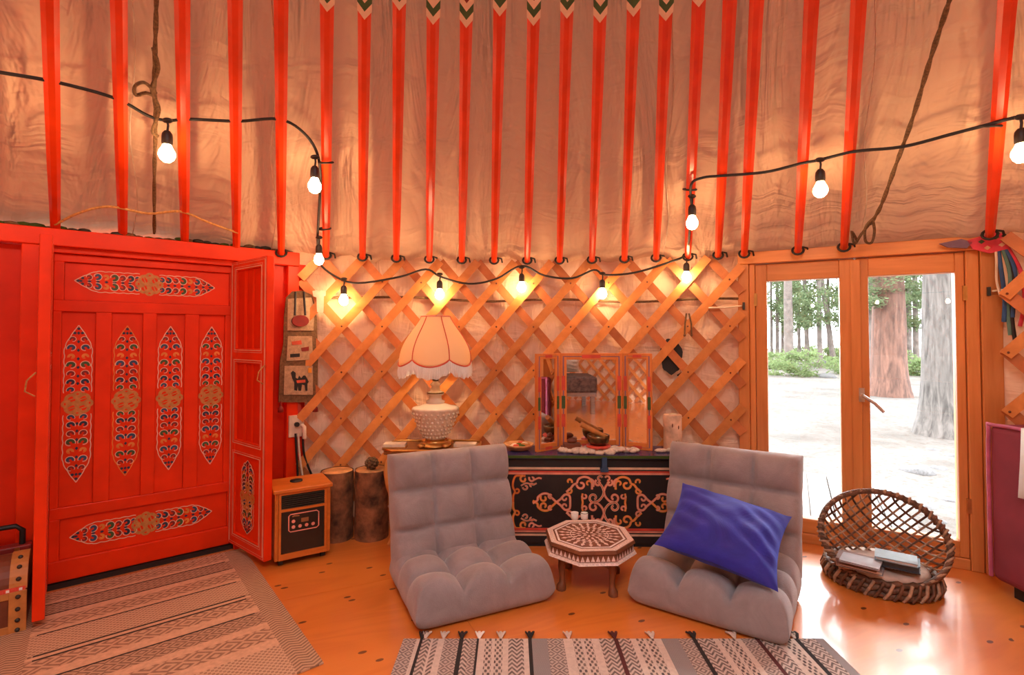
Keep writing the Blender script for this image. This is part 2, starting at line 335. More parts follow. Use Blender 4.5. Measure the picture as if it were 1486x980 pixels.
def link(name, me, mats, parent=None, loc=None, rotz=0.0, bevel=0.0):
    if not me.materials:
        for k in ([mats] if isinstance(mats, str) else mats): me.materials.append(MATS[k])
    o = bpy.data.objects.new(name, me); COL.objects.link(o); o.parent = parent
    if loc is not None: o.location = loc
    if rotz: o.rotation_euler.z = rotz
    if bevel:
        bv = o.modifiers.new('bevel', 'BEVEL'); bv.width = bevel; bv.segments = 2; bv.limit_method = 'ANGLE'; bv.harden_normals = False
    return o
def tag(o, label, cat, group=None, kind=None):
    o['label'] = label; o['category'] = cat
    if group: o['group'] = group
    if kind: o['kind'] = kind
    return o
def empty(name, loc=(0, 0, 0), rotz=0.0):
    o = bpy.data.objects.new(name, None); COL.objects.link(o); o.location = loc; o.rotation_euler.z = rotz; o.empty_display_size = 0.1; return o
def copy_tree(o, parent=None):
    c = o.copy(); COL.objects.link(c); c.parent = parent
    for ch in list(o.children): copy_tree(ch, c)
    return c
def arc(cx, cy, r0, r1, a0, a1, n=14):
    return [(cx + (r0 + (r1 - r0) * i / n) * cos(rad(a0 + (a1 - a0) * i / n)), cy + (r0 + (r1 - r0) * i / n) * sin(rad(a0 + (a1 - a0) * i / n))) for i in range(n + 1)]
def smooth_pts(pts, n=6):
    pts = [Vector(p) for p in pts]; out = []
    for i in range(len(pts) - 1):
        p0 = pts[max(0, i - 1)]; p1 = pts[i]; p2 = pts[i + 1]; p3 = pts[min(len(pts) - 1, i + 2)]
        for k in range(n):
            t = k / n
            out.append(0.5 * ((2 * p1) + (p2 - p0) * t + (2 * p0 - 5 * p1 + 4 * p2 - p3) * t * t + (3 * p1 - p0 - 3 * p2 + p3) * t ** 3))
    out.append(pts[-1]); return out

# ================================================================== STRUCTURE
# ---- floor of plywood panels
def clip_circle(poly, cx, cy, R, n=72):
    for k in range(n):
        a0 = 2 * pi * k / n; nx, ny = cos(a0), sin(a0); out = []
        for i in range(len(poly)):
            p, q = poly[i], poly[(i + 1) % len(poly)]
            dp = (p[0] - cx) * nx + (p[1] - cy) * ny - R; dq = (q[0] - cx) * nx + (q[1] - cy) * ny - R
            if dp <= 0: out.append(p)
            if dp * dq < 0: u = dp / (dp - dq); out.append((p[0] + (q[0] - p[0]) * u, p[1] + (q[1] - p[1]) * u))
        poly = out
        if len(poly) < 3: return None
    return poly
fl = MB(); fl.lathe([(0.001, -0.10), (3.42, -0.10), (3.42, -0.020), (0.001, -0.020)], 72, (CX, CY, 0))
floor = fl.build('floor', 'cutwood'); tag(floor, 'round pine plywood floor of the yurt', 'floor', kind='structure')
FA = rad(26); fu = (cos(FA), sin(FA)); fv = (-sin(FA), cos(FA))
for j in range(-4, 5):
    for i in range(-3, 4):
        x0 = i * 2.44 + (j % 2) * 1.22 - 0.5; y0 = j * 1.6 - 0.856; g = 0.0008
        loc = [(x0 + g, y0 + g), (x0 + 2.44 - g, y0 + g), (x0 + 2.44 - g, y0 + 1.6 - g), (x0 + g, y0 + 1.6 - g)]
        ox, oy = x0 + 1.22, y0 + 0.8
        C2 = (CX * fu[0] + CY * fu[1], CX * fv[0] + CY * fv[1])
        pl = clip_circle(loc, C2[0], C2[1], 3.38)
        if not pl: continue
        q = MB().prism([(x - ox, y - oy) for x, y in pl], -0.02, 0.0)
        q.build('panel', 'plywood', floor, (ox * fu[0] + oy * fv[0], ox * fu[1] + oy * fv[1], 0), FA)

# ---- angles of the openings
doorL, doorR = flo(75, 855), flo(335, 795)
D0 = (doorL + doorR) / 2; du = (doorR - doorL).normalized(); DANG = math.atan2(du.y, du.x); DH = (doorR - doorL).length / 2
winL, winR = flo(1170, 785), flo(1430, 828); wu = (winR - winL).normalized(); WANG = math.atan2(wu.y, wu.x)
def on_plane(px, py, P, u):    # ray with the vertical plane through P along u: (local x, z)
    r = ray(px, py); n = Vector((-u.y, u.x, 0)); t = (P - Vector((0, 0, HC))).dot(n) / r.dot(n)
    h = r * t + Vector((0, 0, HC)); return (h - P).dot(u), h.z
wx0 = on_plane(1073, 500, winL, wu)[0]; wx1 = on_plane(1450, 500, winL, wu)[0]
W0 = winL + wu * ((wx0 + wx1) / 2); WH = (wx1 - wx0) / 2
phi_dl = math.atan2(*((D0 - du * 0.72) - Vector((CX, CY, 0))).xy); phi_dr = math.atan2(*((D0 + du * 0.70) - Vector((CX, CY, 0))).xy)
phi_wl = math.atan2(*((W0 - wu * WH) - Vector((CX, CY, 0))).xy); phi_wr = math.atan2(*((W0 + wu * WH) - Vector((CX, CY, 0))).xy)
# second window further right
phi_2l = phi_wr + rad(3.2); phi_2r = phi_2l + rad(15)

def canvas_wall(name, p0, p1, label, z0=-0.02, z1=ZT + 0.10):
    nu = max(8, int((p1 - p0) / rad(0.45))); nv = 34; mb = MB(); vs = []; uvs = []
    for j in range(nv + 1):
        for i in range(nu + 1):
            p = p0 + (p1 - p0) * i / nu; z = z0 + (z1 - z0) * j / nv
            d = 0.022 * mnoise.noise(Vector((p * 14, z * 2.2, 3))) + 0.012 * mnoise.noise(Vector((p * 40, z * 5, 9))) + 0.008 * sin(p * 60 + 2.5 * z)
            vs.append(cyl(p, RC + 0.015 + d, z)); uvs.append((p * RC, z))
    fs = [(j * (nu + 1) + i, j * (nu + 1) + i + 1, (j + 1) * (nu + 1) + i + 1, (j + 1) * (nu + 1) + i) for j in range(nv) for i in range(nu)]
    mb.add(vs, fs, 0, True); me = mb.mesh(name); set_uv(me, uvs)
    return tag(link(name, me, 'wall_canvas'), label, 'wall', kind='structure')
def set_uv(me, uvs):
    l = me.uv_layers.new(name='uv')
    for lp in me.loops: l.data[lp.index].uv = uvs[lp.vertex_index]
canvas_wall('wall_back', phi_dr - 0.01, phi_wl + 0.01, 'cream canvas wall behind the wooden lattice between door and window')
canvas_wall('wall_left', -2.35, phi_dl + 0.01, 'cream canvas wall on the far side of the red door')
canvas_wall('wall_right', phi_wr - 0.005, phi_2l + 0.01, 'narrow strip of canvas wall between the two wooden windows')
canvas_wall('wall_right', phi_2r - 0.01, 2.1, 'canvas wall past the second wooden window')
canvas_wall('wall_front', 2.1, 2 * pi - 2.35, 'cream canvas wall behind the bed')
# gap fillers above openings (valance of the roof cloth)
# ---- roof canvas
nu, nv = 720, 26; mb = MB(); vs = []; uvs = []
for j in range(nv + 1):
    for i in range(nu):
        p = -pi + 2 * pi * i / nu; r = 3.36 + (RCROWN - 0.02 - 3.36) * j / nv
        amp = min(1.0, r / 3.0); e = 0 if j == nv else 1
        d = (0.020 * abs(sin(p * 46)) + 0.035 * mnoise.noise(Vector((p * 9, r * 0.9, 1))) + 0.016 * mnoise.noise(Vector((p * 34, r * 1.6, 5))) + 0.008 * mnoise.noise(Vector((p * 90, r * 5.0, 7)))) * amp * e
        vs.append(cyl(p, r, roof_z(r) + 0.055 + d)); uvs.append((p * 3.2, r))
fs = [(j * nu + i, (j + 1) * nu + i, (j + 1) * nu + (i + 1) % nu, j * nu + (i + 1) % nu) for j in range(nv) for i in range(nu)]
mb.add(vs, fs, 0, True); me = mb.mesh('ceiling'); set_uv(me, uvs)
ceiling = tag(link('ceiling', me, 'roof_canvas'), 'peach canvas roof cloth sloping up behind the red poles', 'ceiling', kind='structure')
for ph in (-0.62, -0.43, -0.115, 0.07, 0.262, 0.56, 0.755, 0.895):      # stitched seams of the roof cloth
    mb = MB(); pts = [cyl(ph + 0.004 * sin(r * 9), r, roof_z(r) + 0.043) for r in [3.28 - 0.1 * k for k in range(24)]]
    mb.tube(pts, 0.0045, 5, flat=0.5); mb.build('seam', 'offwhite', ceiling)
# crown ring
cr = empty('crown_ring', cyl(0, 0, roof_z(RCROWN)))
zc = 0.0
MB().lathe([(RCROWN - 0.05, -0.05), (RCROWN + 0.06, -0.05), (RCROWN + 0.06, 0.10), (RCROWN - 0.05, 0.10), (RCROWN - 0.05, -0.05)], 48).build('rim', 'crown_wood', cr)
for k in range(4):
    a = pi * k / 4; v = Vector((cos(a), sin(a), 0))
    MB().tube([v * -RCROWN + Vector((0, 0, 0.03)), v * -0.4 + Vector((0, 0, 0.16)), Vector((0, 0, 0.19)), v * 0.4 + Vector((0, 0, 0.16)), v * RCROWN + Vector((0, 0, 0.03))], 0.025, 6).build('spoke', 'crown_wood', cr)
tag(cr, 'round wooden crown with spokes at the top of the roof', 'roof crown')

# ---- lattice wall
feet_px = [80, 178, 268, 343, 408, 473, 526, 575, 623, 670, 717, 765, 812, 859, 906, 952, 998, 1042, 1080, 1158, 1225, 1437]
feet = [phi_px(x, RL - 0.03, 380) for x in feet_px]
RUN = rad(23.1); ZB, ZTOP = 0.02, 1.545
def slat_mesh(direc, layer, s0=0.0, s1=1.0, phi0=0.0, w=0.048):
    # a flat wooden strip bent along the wall; direc +1 rises to larger phi
    n = max(2, int(14 * (s1 - s0)) + 1); Rm = RL + (0 if layer == 0 else 0.017); th = 0.007
    dirv = Vector((RUN * Rm * direc, ZTOP - ZB)).normalized(); nx, nz = -dirv.y, dirv.x; vs = []
    for i in range(n + 1):
        s = s0 + (s1 - s0) * i / n; pc = phi0 + direc * RUN * (s - 1); zc_ = ZB + (ZTOP - ZB) * s
        for r in (Rm - th, Rm + th):
            for q in (1, -1):
                vs.append(cyl(pc + q * nx * w / 2 / Rm, r, zc_ + q * nz * w / 2) - Vector((CX, CY, 0)))
    fs = []
    for i in range(n):
        a = 4 * i; b_ = a + 4
        fs += [(a, a + 1, b_ + 1, b_), (a + 3, a + 2, b_ + 2, b_ + 3), (a + 2, a, b_, b_ + 2), (a + 1, a + 3, b_ + 3, b_ + 1)]
    fs += [(0, 2, 3, 1), (4 * n, 4 * n + 1, 4 * n + 3, 4 * n + 2)]
    mb = MB(); mb.add(vs, fs); return mb.mesh('slat')
FULL = {(d, l): slat_mesh(d, l) for d, l in ((1, 0), (-1, 1))}
def lattice(name, label, tops, lo, hi):
    root = empty(name, (CX, CY, 0)); tag(root, label, 'lattice'); rng = {}
    for d, l, mt in ((1, 0, 'slat'), (-1, 1, 'slat_back_shaded')):
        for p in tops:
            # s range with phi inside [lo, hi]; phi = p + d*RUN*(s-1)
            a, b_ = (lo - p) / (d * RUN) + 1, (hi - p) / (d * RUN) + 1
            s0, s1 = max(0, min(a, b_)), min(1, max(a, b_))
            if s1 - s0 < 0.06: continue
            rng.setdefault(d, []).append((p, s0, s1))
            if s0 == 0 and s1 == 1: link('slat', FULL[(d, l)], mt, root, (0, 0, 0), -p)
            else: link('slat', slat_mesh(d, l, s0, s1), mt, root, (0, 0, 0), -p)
    mb = MB()                                   # leather rivets at the crossings
    for i, (p, a0, a1) in enumerate(rng.get(1, [])):
        for j, (q, b0, b1) in enumerate(rng.get(-1, [])):
            sx = 1 + (q - p) / (2 * RUN)        # p + RUN(s-1) = q - RUN(s-1)
            if (i + j) % 2 == 0 and a0 < sx < a1 and b0 < sx < b1:
                ph = p + RUN * (sx - 1); mb.sphere(cyl(ph, RL - 0.008, ZB + (ZTOP - ZB) * sx) - Vector((CX, CY, 0)), 0.0055, 6, 4)
    mb.build('rivets', 'leather_dark', root)['kind'] = 'stuff'
    return root
st = rad(3.95)
inner = [p for p in feet if phi_dr - 0.02 < p < phi_wl + 0.03]
tops = [feet[6] + st * k for k in range(-10, 24)]
lattice('lattice_wall', 'honey coloured wooden lattice wall between the red door and the window', tops, phi_dr - 0.005, phi_wl + 0.004)
lattice('lattice_wall', 'strip of wooden lattice beside the window with hanging ribbons', [phi_wr + rad(0.4) + st * k for k in range(-8, 14)], phi_wr + 0.004, phi_2l - 0.004)
lattice('lattice_wall', 'wooden lattice wall behind the bed, seen only in the mirror', [phi_2r + st * k for k in range(-7, 66) if phi_2r + st * k < 2 * pi - 1.35], phi_2r + 0.01, 2 * pi + phi_dl - 0.02)
# dark rope band behind the lattice
pts = [cyl(p, RL + 0.034, 1.325 - 0.03 * (p + 0.3) + 0.008 * sin(p * 23)) for p in [phi_dr + (phi_wl - phi_dr) * k / 40 for k in range(41)]]
tag(MB().tube(pts, 0.007, 6).build('wall_rope', 'rope'), 'dark rope band running level behind the lattice slats', 'rope')

# ---- roof poles
def pole_mesh():
    # local: x across, y along slope towards the crown; origin at the foot
    mb = MB(); Lp = (RL - 0.03 - RCROWN) * 1.118 + 0.03; vs = []; prof = [(0, 0.013), (0.05, 0.017), (0.5, 0.0205), (1.2, 0.0215), (Lp - 0.1, 0.0225), (Lp, 0.018)]
    n = 8
    for y, r in prof:
        for j in range(n):
            a = 2 * pi * (j + 0.5) / n; k = 1.0 / max(abs(cos(a)), abs(sin(a))) * 0.8 + 0.22
            vs.append((r * k * cos(a), y, r * k * sin(a)))
    fs = [(i * n + j, (i + 1) * n + j, (i + 1) * n + (j + 1) % n, i * n + (j + 1) % n) for i in range(len(prof) - 1) for j in range(n)]
    fs += [list(range(n)), list(range((len(prof) - 1) * n, len(prof) * n))[::-1]]
    mb.add(vs, fs); return mb.mesh('roof_pole')
pm = pole_mesh(); pm.materials.append(MATS['pole_red'])
def chev(y0, c, hw=0.0232):
    mb = MB(); h = 0.028; tp = 0.030; z = 0.0232
    for sg in (1,):
        f = [(-hw, y0, z), (0, y0 - tp, z), (hw, y0, z), (hw, y0 + h, z), (0, y0 + h - tp, z), (-hw, y0 + h, z)]
        vs = f + [(x, y, -z) for x, y, z in f]
        fs = [(0, 1, 4, 5), (1, 2, 3, 4), (7, 6, 11, 10), (8, 7, 10, 9), (0, 5, 11, 6), (2, 8, 9, 3)]
        mb.add(vs, fs)
    me = mb.mesh('chevron_band'); me.materials.append(MATS[c]); return me
CHY = 1.475
chevs = [chev(CHY + 0.028 * k, c) for k, c in enumerate(['cream', 'green', 'cream', 'maroon', 'cream', 'pinkline', 'cream', 'green'])]
tie = MB(); tie.tube([(0.026 * cos(a), 0.012, 0.026 * sin(a)) for a in [2 * pi * k / 12 for k in range(12)]], 0.006, 6, closed=True); tie.tube([(0.02, 0.01, -0.02), (0.045, -0.015, -0.03), (0.05, -0.04, -0.02)], 0.005, 5)
tiem = tie.mesh('tie'); tiem.materials.append(MATS['black'])
allf = list(feet)
p = feet[0] - rad(4.5)
while p > -pi + 0.2: allf.append(p); p -= rad(4.6)
p = feet[-1] + rad(4.5)
while p < pi + 0.1: allf.append(p); p += rad(4.6)
random.seed(3)
for k, p in enumerate(allf):
    shown = k < len(feet)
    o = bpy.data.objects.new('roof_pole', pm); COL.objects.link(o)
    o.location = cyl(p, RL - 0.03, roof_z(RL - 0.03) - 0.006)
    inward = Vector((-sin(p), -cos(p), SL)).normalized(); side = inward.cross(Vector((0, 0, 1))).normalized(); nz = side.cross(inward)
    # local +z should face into the room (down)
    R3 = Matrix((-side, inward, -nz)).transposed()
    o.rotation_euler = R3.to_euler()
    off = random.uniform(-0.03, 0.03)
    for cm in chevs:
        c = bpy.data.objects.new('chevron_band', cm); COL.objects.link(c); c.parent = o; c.location = (0, off, 0)
    c = bpy.data.objects.new('tie', tiem); COL.objects.link(c); c.parent = o
    if shown and p < phi_dr: tag(o, 'red painted roof pole whose foot rests over the red door', 'roof pole', 'roof poles over the red door')
    elif shown and p < phi_wl - 0.005: tag(o, 'red painted roof pole with chevron bands, foot tied to the lattice', 'roof pole', 'roof poles over the lattice wall')
    elif shown: tag(o, 'red painted roof pole whose foot rests on the window head', 'roof pole', 'roof poles over the french window')
    else: tag(o, 'red painted roof pole on the far side of the yurt, behind the bed', 'roof pole', 'roof poles behind the bed side')

# ================================================================== RED DOOR
def curl(mb, cx, cy, r, d, mats, flip, ang=0.0, h=-0.0015):
    # hook-shaped painted curl with a pale outline
    a0, a1 = (200, -100) if not flip else (-20, 280)
    p = arc(cx, cy, r, r * 0.35, a0 + ang, a1 + ang, 12)
    mb.ribbon(p, [r * 0.62 * (0.45 + 0.55 * sin(pi * min(1, (i + 2) / 13))) * 1.5 for i in range(13)], h, mats[1])
    p2 = arc(cx, cy, r * 1.42, r * 0.95, a0 + ang, a1 + ang, 12); mb.ribbon(p2, r * 0.22, h - 0.0006, mats[0])
def ornament(L, Wd, tint=0):
    """long pointed painted motif along local z, in the x/z plane"""
    mb = MB(); half = L / 2; kn = Wd * 0.56
    # knot: woven gold loops
    for k in range(4):
        a = rad(45 + 90 * k)
        mb.ribbon(arc(kn * 0.52 * cos(a), kn * 0.52 * sin(a), kn * 0.38, kn * 0.38, 0, 360, 16), kn * 0.26, -0.0012 - 0.0002 * k, 1)
    for k in range(4):
        a = rad(90 * k); mb.ribbon(arc(kn * 0.72 * cos(a), kn * 0.72 * sin(a), kn * 0.25, kn * 0.25, 0, 360, 12), kn * 0.2, -0.0022, 1)
    for k in range(-2, 3):
        mb.ribbon([(-kn * 0.6, k * kn * 0.25 - kn * 0.2), (kn * 0.6, k * kn * 0.25 + kn * 0.2)], kn * 0.09, -0.0026, 1)
    rows = [(0.175, 3 if tint % 2 else 4, 0.19, 0), (0.27, 2, 0.22, 0.0), (0.38, 5, 0.20, 0), (0.49, 4 if tint % 2 else 3, 0.24, 0), (0.60, 6, 0.17, 0), (0.71, 3 if tint % 2 else 4, 0.22, 0), (0.82, 7, 0.17, 0)]
    for sg in (1, -1):
        prof = []
        for (s, c, rr, _) in rows:
            w = Wd / 2 * (0.98 if s < 0.75 else 0.82)
            r = Wd * rr * 0.62
            for q in (1, -1):
                z = sg * s * half
                curl(mb, q * w * 0.50, z, r, 1, (0 if c != 6 else 6, c), (q > 0) != (sg < 0), 0)
            mb.flat([(0, sg * (s * half + 0.020)), (0.006, sg * (s * half + 0.028)), (0, sg * (s * half + 0.036)), (-0.006, sg * (s * half + 0.028))], -0.0014, 2)
        for (x, s) in ((0.20, 0.90), (-0.20, 0.90), (0, 0.955)):
            r = Wd * 0.065; mb.flat([(x * Wd * 0.7 + r * cos(a), sg * s * half + r * sin(a)) for a in [2 * pi * k / 8 for k in range(8)]], -0.0014, 2)
        out = []
        for q in (1, -1):
            ps = []
            for i in range(41):
                s = 0.14 + 0.86 * i / 40
                w = Wd / 2 * (1.0 if s < 0.70 else max(0.0, 1 - ((s - 0.70) / 0.30) ** 1.35))
                w *= 1 + 0.07 * abs(sin(s * 26)) - 0.03
                ps.append((q * w, sg * s * half))
            mb.ribbon(ps, 0.0034, -0.0016, 0 if tint != 1 else 6)
    return mb.mesh('ornament')
OM = ['cream', 'gold', 'dkblue', 'green', 'blue', 'maroon', 'orange', 'maroon']
def orn(parent, x, y, z, L, Wd, rot, tint):
    me = ornament(L, Wd, tint); o = link('ornament', me, OM, parent, (x, y, z)); o.rotation_euler = (0, rot, 0); return o
door = empty('door_1', D0, DANG); tag(door, 'red painted plank door with long painted ornaments, set in its red frame', 'door', kind='structure')
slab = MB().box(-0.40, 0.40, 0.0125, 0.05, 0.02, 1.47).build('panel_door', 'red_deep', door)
zz = lambda px, py: on_plane(px, py, D0, du)
# stiles and rails standing proud of the panels
vp = [zz(112, 600)[0], zz(183, 600)[0], zz(246, 600)[0], zz(306, 600)[0]]
hwp = 0.058; zt, zb = 1.205, 0.345
xs = [-0.36] + sum([[c - hwp, c + hwp] for c in vp], []) + [0.36]
for k in range(5):
    MB().box(xs[2 * k], xs[2 * k + 1], -0.008, 0.014, zb, zt).build('stile', 'red', slab, bevel=0.003)
MB().box(-0.36, 0.36, -0.008, 0.0135, zt, 1.255).build('rail', 'red', slab, bevel=0.003); MB().box(-0.36, 0.36, -0.008, 0.0135, 0.295, zb).build('rail', 'red', slab, bevel=0.003)
MB().box(-0.36, 0.36, -0.008, 0.0135, 1.425, 1.46).build('rail', 'red', slab, bevel=0.003); MB().box(-0.36, 0.36, -0.008, 0.0135, 0.025, 0.115).build('rail', 'red', slab, bevel=0.003)
for q in (-1, 1):
    MB().box(min(q * 0.36, q * 0.325), max(q * 0.36, q * 0.325), -0.008, 0.013, 1.255, 1.425).build('stile', 'red', slab, bevel=0.003)
    MB().box(min(q * 0.36, q * 0.325), max(q * 0.36, q * 0.325), -0.008, 0.013, 0.115, 0.295).build('stile', 'red', slab, bevel=0.003)
for c in vp:
    MB().box(c - hwp + 0.001, c + hwp - 0.001, 0.008, 0.0125, zb + 0.001, zt - 0.001).build('panel', 'red', slab)
MB().box(-0.323, 0.323, 0.008, 0.0125, 1.257, 1.423).build('panel', 'red', slab); MB().box(-0.323, 0.323, 0.008, 0.0125, 0.117, 0.293).build('panel', 'red', slab)
for k, c in enumerate(vp): orn(slab, c, 0.008, 0.795, 0.70, 0.094, 0, k)
xa = zz(108, 412)[0]; xb = zz(312, 418)[0]
orn(slab, (xa + xb) / 2, 0.008, 1.345, xb - xa, 0.094, pi / 2, 0); orn(slab, (xa + xb) / 2, 0.008, 0.205, xb - xa, 0.094, pi / 2, 2)
# frame
for q in (-1, 1):
    s = lambda a, b_: (min(q * a, q * b_), max(q * a, q * b_))
    MB().box(*s(0.352 if q > 0 else 0.362, 0.46), -0.055, 0.09, 0.0, 1.485).build('jamb', 'red', door, bevel=0.004)
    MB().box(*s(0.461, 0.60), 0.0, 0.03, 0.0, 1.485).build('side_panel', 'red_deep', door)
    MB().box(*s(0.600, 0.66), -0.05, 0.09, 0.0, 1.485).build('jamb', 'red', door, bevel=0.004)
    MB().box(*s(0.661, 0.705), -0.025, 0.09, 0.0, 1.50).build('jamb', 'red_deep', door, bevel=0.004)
MB().box(-0.705, 0.66, -0.06, 0.09, 1.486, 1.56).build('head', 'red', door, bevel=0.004)
MB().box(-0.375, 0.375, -0.03, 0.06, 1.461, 1.49).build('head', 'red', door, bevel=0.003)
MB().box(-0.39, 0.39, -0.02, 0.09, 0.0, 0.022).build('threshold', 'black', door)
# felt scraps stuffed on the head
mb = MB()
for k in range(34): mb.sphere((-0.70 + k * 0.04, 0.0 + random.uniform(-0.03, 0.04), 1.568 + random.uniform(-.004, .008)), random.uniform(0.012, 0.022), 6, 4, random.choice([0, 0, 1, 2]), 1.6, 1, 0.7)
mb.build('felt_stuffing', ['felt_dark', 'iron', 'moss'], door)['kind'] = 'stuff'
# open inner leaves
def inner_leaf(name, hinge, ang, wid, label, mirror):
    root = empty(name, hinge, ang); tag(root, label, 'door', kind='structure')
    y0, y1 = (-0.018, 0.018)
    st_ = 0.062
    MB().box(0, st_, y0, y1, 0.04, 1.48).build('stile', 'red', root, bevel=0.003); MB().box(wid - st_, wid, y0, y1, 0.04, 1.48).build('stile', 'red', root, bevel=0.003)
    for a, b_ in ((0.04, 0.105), (0.50, 0.575), (0.96, 1.035), (1.43, 1.48)):
        MB().box(st_, wid - st_, y0 + 0.002, y1 - 0.002, a, b_).build('rail', 'red', root, bevel=0.003)
    for a, b_ in ((0.575, 0.96), (1.035, 1.43)):
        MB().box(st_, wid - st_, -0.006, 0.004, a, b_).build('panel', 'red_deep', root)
        MB().box(st_ + 0.075, st_ + 0.10, -0.010, -0.0065, a, b_).box(wid - st_ - 0.10, wid - st_ - 0.085, -0.010, -0.0065, a, b_).build('shadow_strip', 'red', root)  # strips added to imitate vertical bands of light and shadow on the panels
    pn = MB().box(st_, wid - st_, -0.008, 0.008, 0.105, 0.50).build('panel', 'red', root)
    for sd in (-1, 1):
        mb = MB()
        rects = [(0.018, wid - 0.018, 0.058, 1.465), (0.010, wid - 0.010, 0.048, 1.473)] + [(st_ - 0.008, wid - st_ + 0.008, a - 0.008, b_ + 0.008) for a, b_ in ((0.105, 0.50), (0.575, 0.96), (1.035, 1.43))] + [(st_ - 0.018, wid - st_ + 0.018, a - 0.018, b_ + 0.018) for a, b_ in ((0.105, 0.50), (0.575, 0.96), (1.035, 1.43))]
        for i, (xa_, xb_, za, zb_) in enumerate(rects):
            mb.ribbon([(xa_, za), (xb_, za), (xb_, zb_), (xa_, zb_)], 0.006, sd * 0.0186, 0 if i % 2 == 0 else 1, closed=True)
        mb.build('painted_border', ['cream', 'pinkline'], root)
    o = orn(pn, wid / 2, -0.0085, 0.303, 0.36, 0.13, 0, 2); o2 = orn(pn, wid / 2, 0.0085, 0.303, 0.36, 0.13, 0, 2); o2.rotation_euler = (0, 0, pi)
    # pull cord
    s = -1
    MB().tube([(wid - 0.01, 0.02 * s, 0.96), (wid - 0.015, 0.045 * s, 0.93), (wid - 0.02, 0.05 * s, 0.89), (wid - 0.02, 0.022 * s, 0.87)], 0.003, 6).build('pull_cord', 'twine', root)
    return root
hR = Vector((-1.448, 2.668, 0)); aR = math.atan2(-0.245, 0.308)
inner_leaf('door_2', hR, aR, 0.385, 'open red glazed door leaf beside the heater with pale painted borders', False)
hL = D0 + du * (on_plane(61, 800, D0 + Vector((du.y, -du.x, 0)) * 0.075, du)[0]) + Vector((du.y, -du.x, 0)) * 0.075; dL = Vector((-hL.x, -hL.y, 0)); dL.rotate(Matrix.Rotation(rad(-1.2), 3, 'Z'))
lf = inner_leaf('door_3', hL, math.atan2(dL.y, dL.x), 0.33, 'open red door leaf seen edge on beside the studded chest', True)
# hinges and latch on the left jamb
for (z, mt, nm, hh) in ((1.385, 'brass', 'hinge', 0.04), (0.265, 'iron', 'hinge', 0.05)):
    h = MB().box(-0.405, -0.385, -0.0585, -0.055, z - hh, z + hh)
    for k in range(3): h.sphere((-0.395, -0.059, z - hh * 0.65 + hh * 0.65 * k), 0.005, 6, 4, 1)
    h.build(nm, [mt, 'black'], door)

# ================================================================== WINDOW (double glazed doors)
win = empty('window_1', W0, WANG); tag(win, 'pine double french window looking out on the forest', 'window', kind='structure')
wl = lambda px, py: (on_plane(px, py, W0, wu)[0], on_plane(px, py, W0, wu)[1])
gL = (wl(1115, 600)[0], wl(1220, 600)[0]); gR = (wl(1262, 600)[0], wl(1387, 600)[0])
gzt = 1.09 + 0.0; gz1 = wl(1383, 396)[1]; gz0 = wl(1392, 783)[1]; mid = (wl(1243, 600)[0])
ZH = 1.50
def piece(nm, x0, x1, y0, y1, z0, z1, mt='frame_wood', bv=0.004): return MB().box(x0, x1, y0, y1, z0, z1).build(nm, mt, win, bevel=bv)
piece('jamb', -WH, -WH + 0.055, -0.06, 0.06, 0, ZH); piece('jamb', WH - 0.075, WH, -0.06, 0.06, 0, ZH); piece('jamb', WH - 0.125, WH - 0.077, -0.045, 0.06, 0, ZH)
piece('jamb', -WH + 0.056, -WH + 0.085, -0.04, 0.06, 0, ZH)
piece('head', -WH, WH, -0.065, 0.06, ZH, ZH + 0.065, 'frame_wood_h'); piece('sill', -WH + 0.086, WH - 0.126, -0.04, 0.06, 0.0, 0.05, 'frame_wood_h')
for (a, b_, x0, x1) in ((gL[0], gL[1], -WH + 0.087, mid - 0.004), (gR[0], gR[1], mid + 0.004, WH - 0.127)):
    piece('sash_stile', x0, a, -0.03, 0.035, 0.052, ZH - 0.003); piece('sash_stile', b_, x1, -0.03, 0.035, 0.052, ZH - 0.003)
    piece('sash_rail', a, b_, -0.029, 0.034, 0.052, gz0, 'frame_wood_h'); piece('sash_rail', a, b_, -0.029, 0.034, gz1, ZH - 0.003, 'frame_wood_h')
    MB().box(a - 0.004, b_ + 0.004, 0.0, 0.006, gz0 - 0.004, gz1 + 0.004).build('pane', 'pane', win)
piece('cover_strip', mid - 0.022, mid + 0.022, -0.042, -0.0305, 0.06, ZH - 0.01)
hx, hz = wl(1249, 572)
hd = MB().box(hx - 0.012, hx + 0.012, -0.052, -0.042, hz - 0.035, hz + 0.035); hd.tube([(hx, -0.05, hz), (hx, -0.09, hz)], 0.008, 8); hd.tube([(hx, -0.09, hz), (hx + 0.05, -0.095, hz - 0.035), (hx + 0.085, -0.095, hz - 0.075)], 0.008, 8)
hd.build('handle', 'steel', win)
for x in (-WH + 0.088, WH - 0.128):
    for z in (0.3, 1.30): MB().box(x - 0.008, x + 0.008, -0.046, -0.03, z - 0.035, z + 0.035).build('hinge', 'brass', win)
for x, z in ((-WH + 0.03, wl(1085, 445)[1]), (WH - 0.05, wl(1418, 425)[1])):
    MB().box(x - 0.006, x + 0.006, -0.075, -0.06, z - 0.02, z + 0.02).build('hook_plate', 'iron', win)
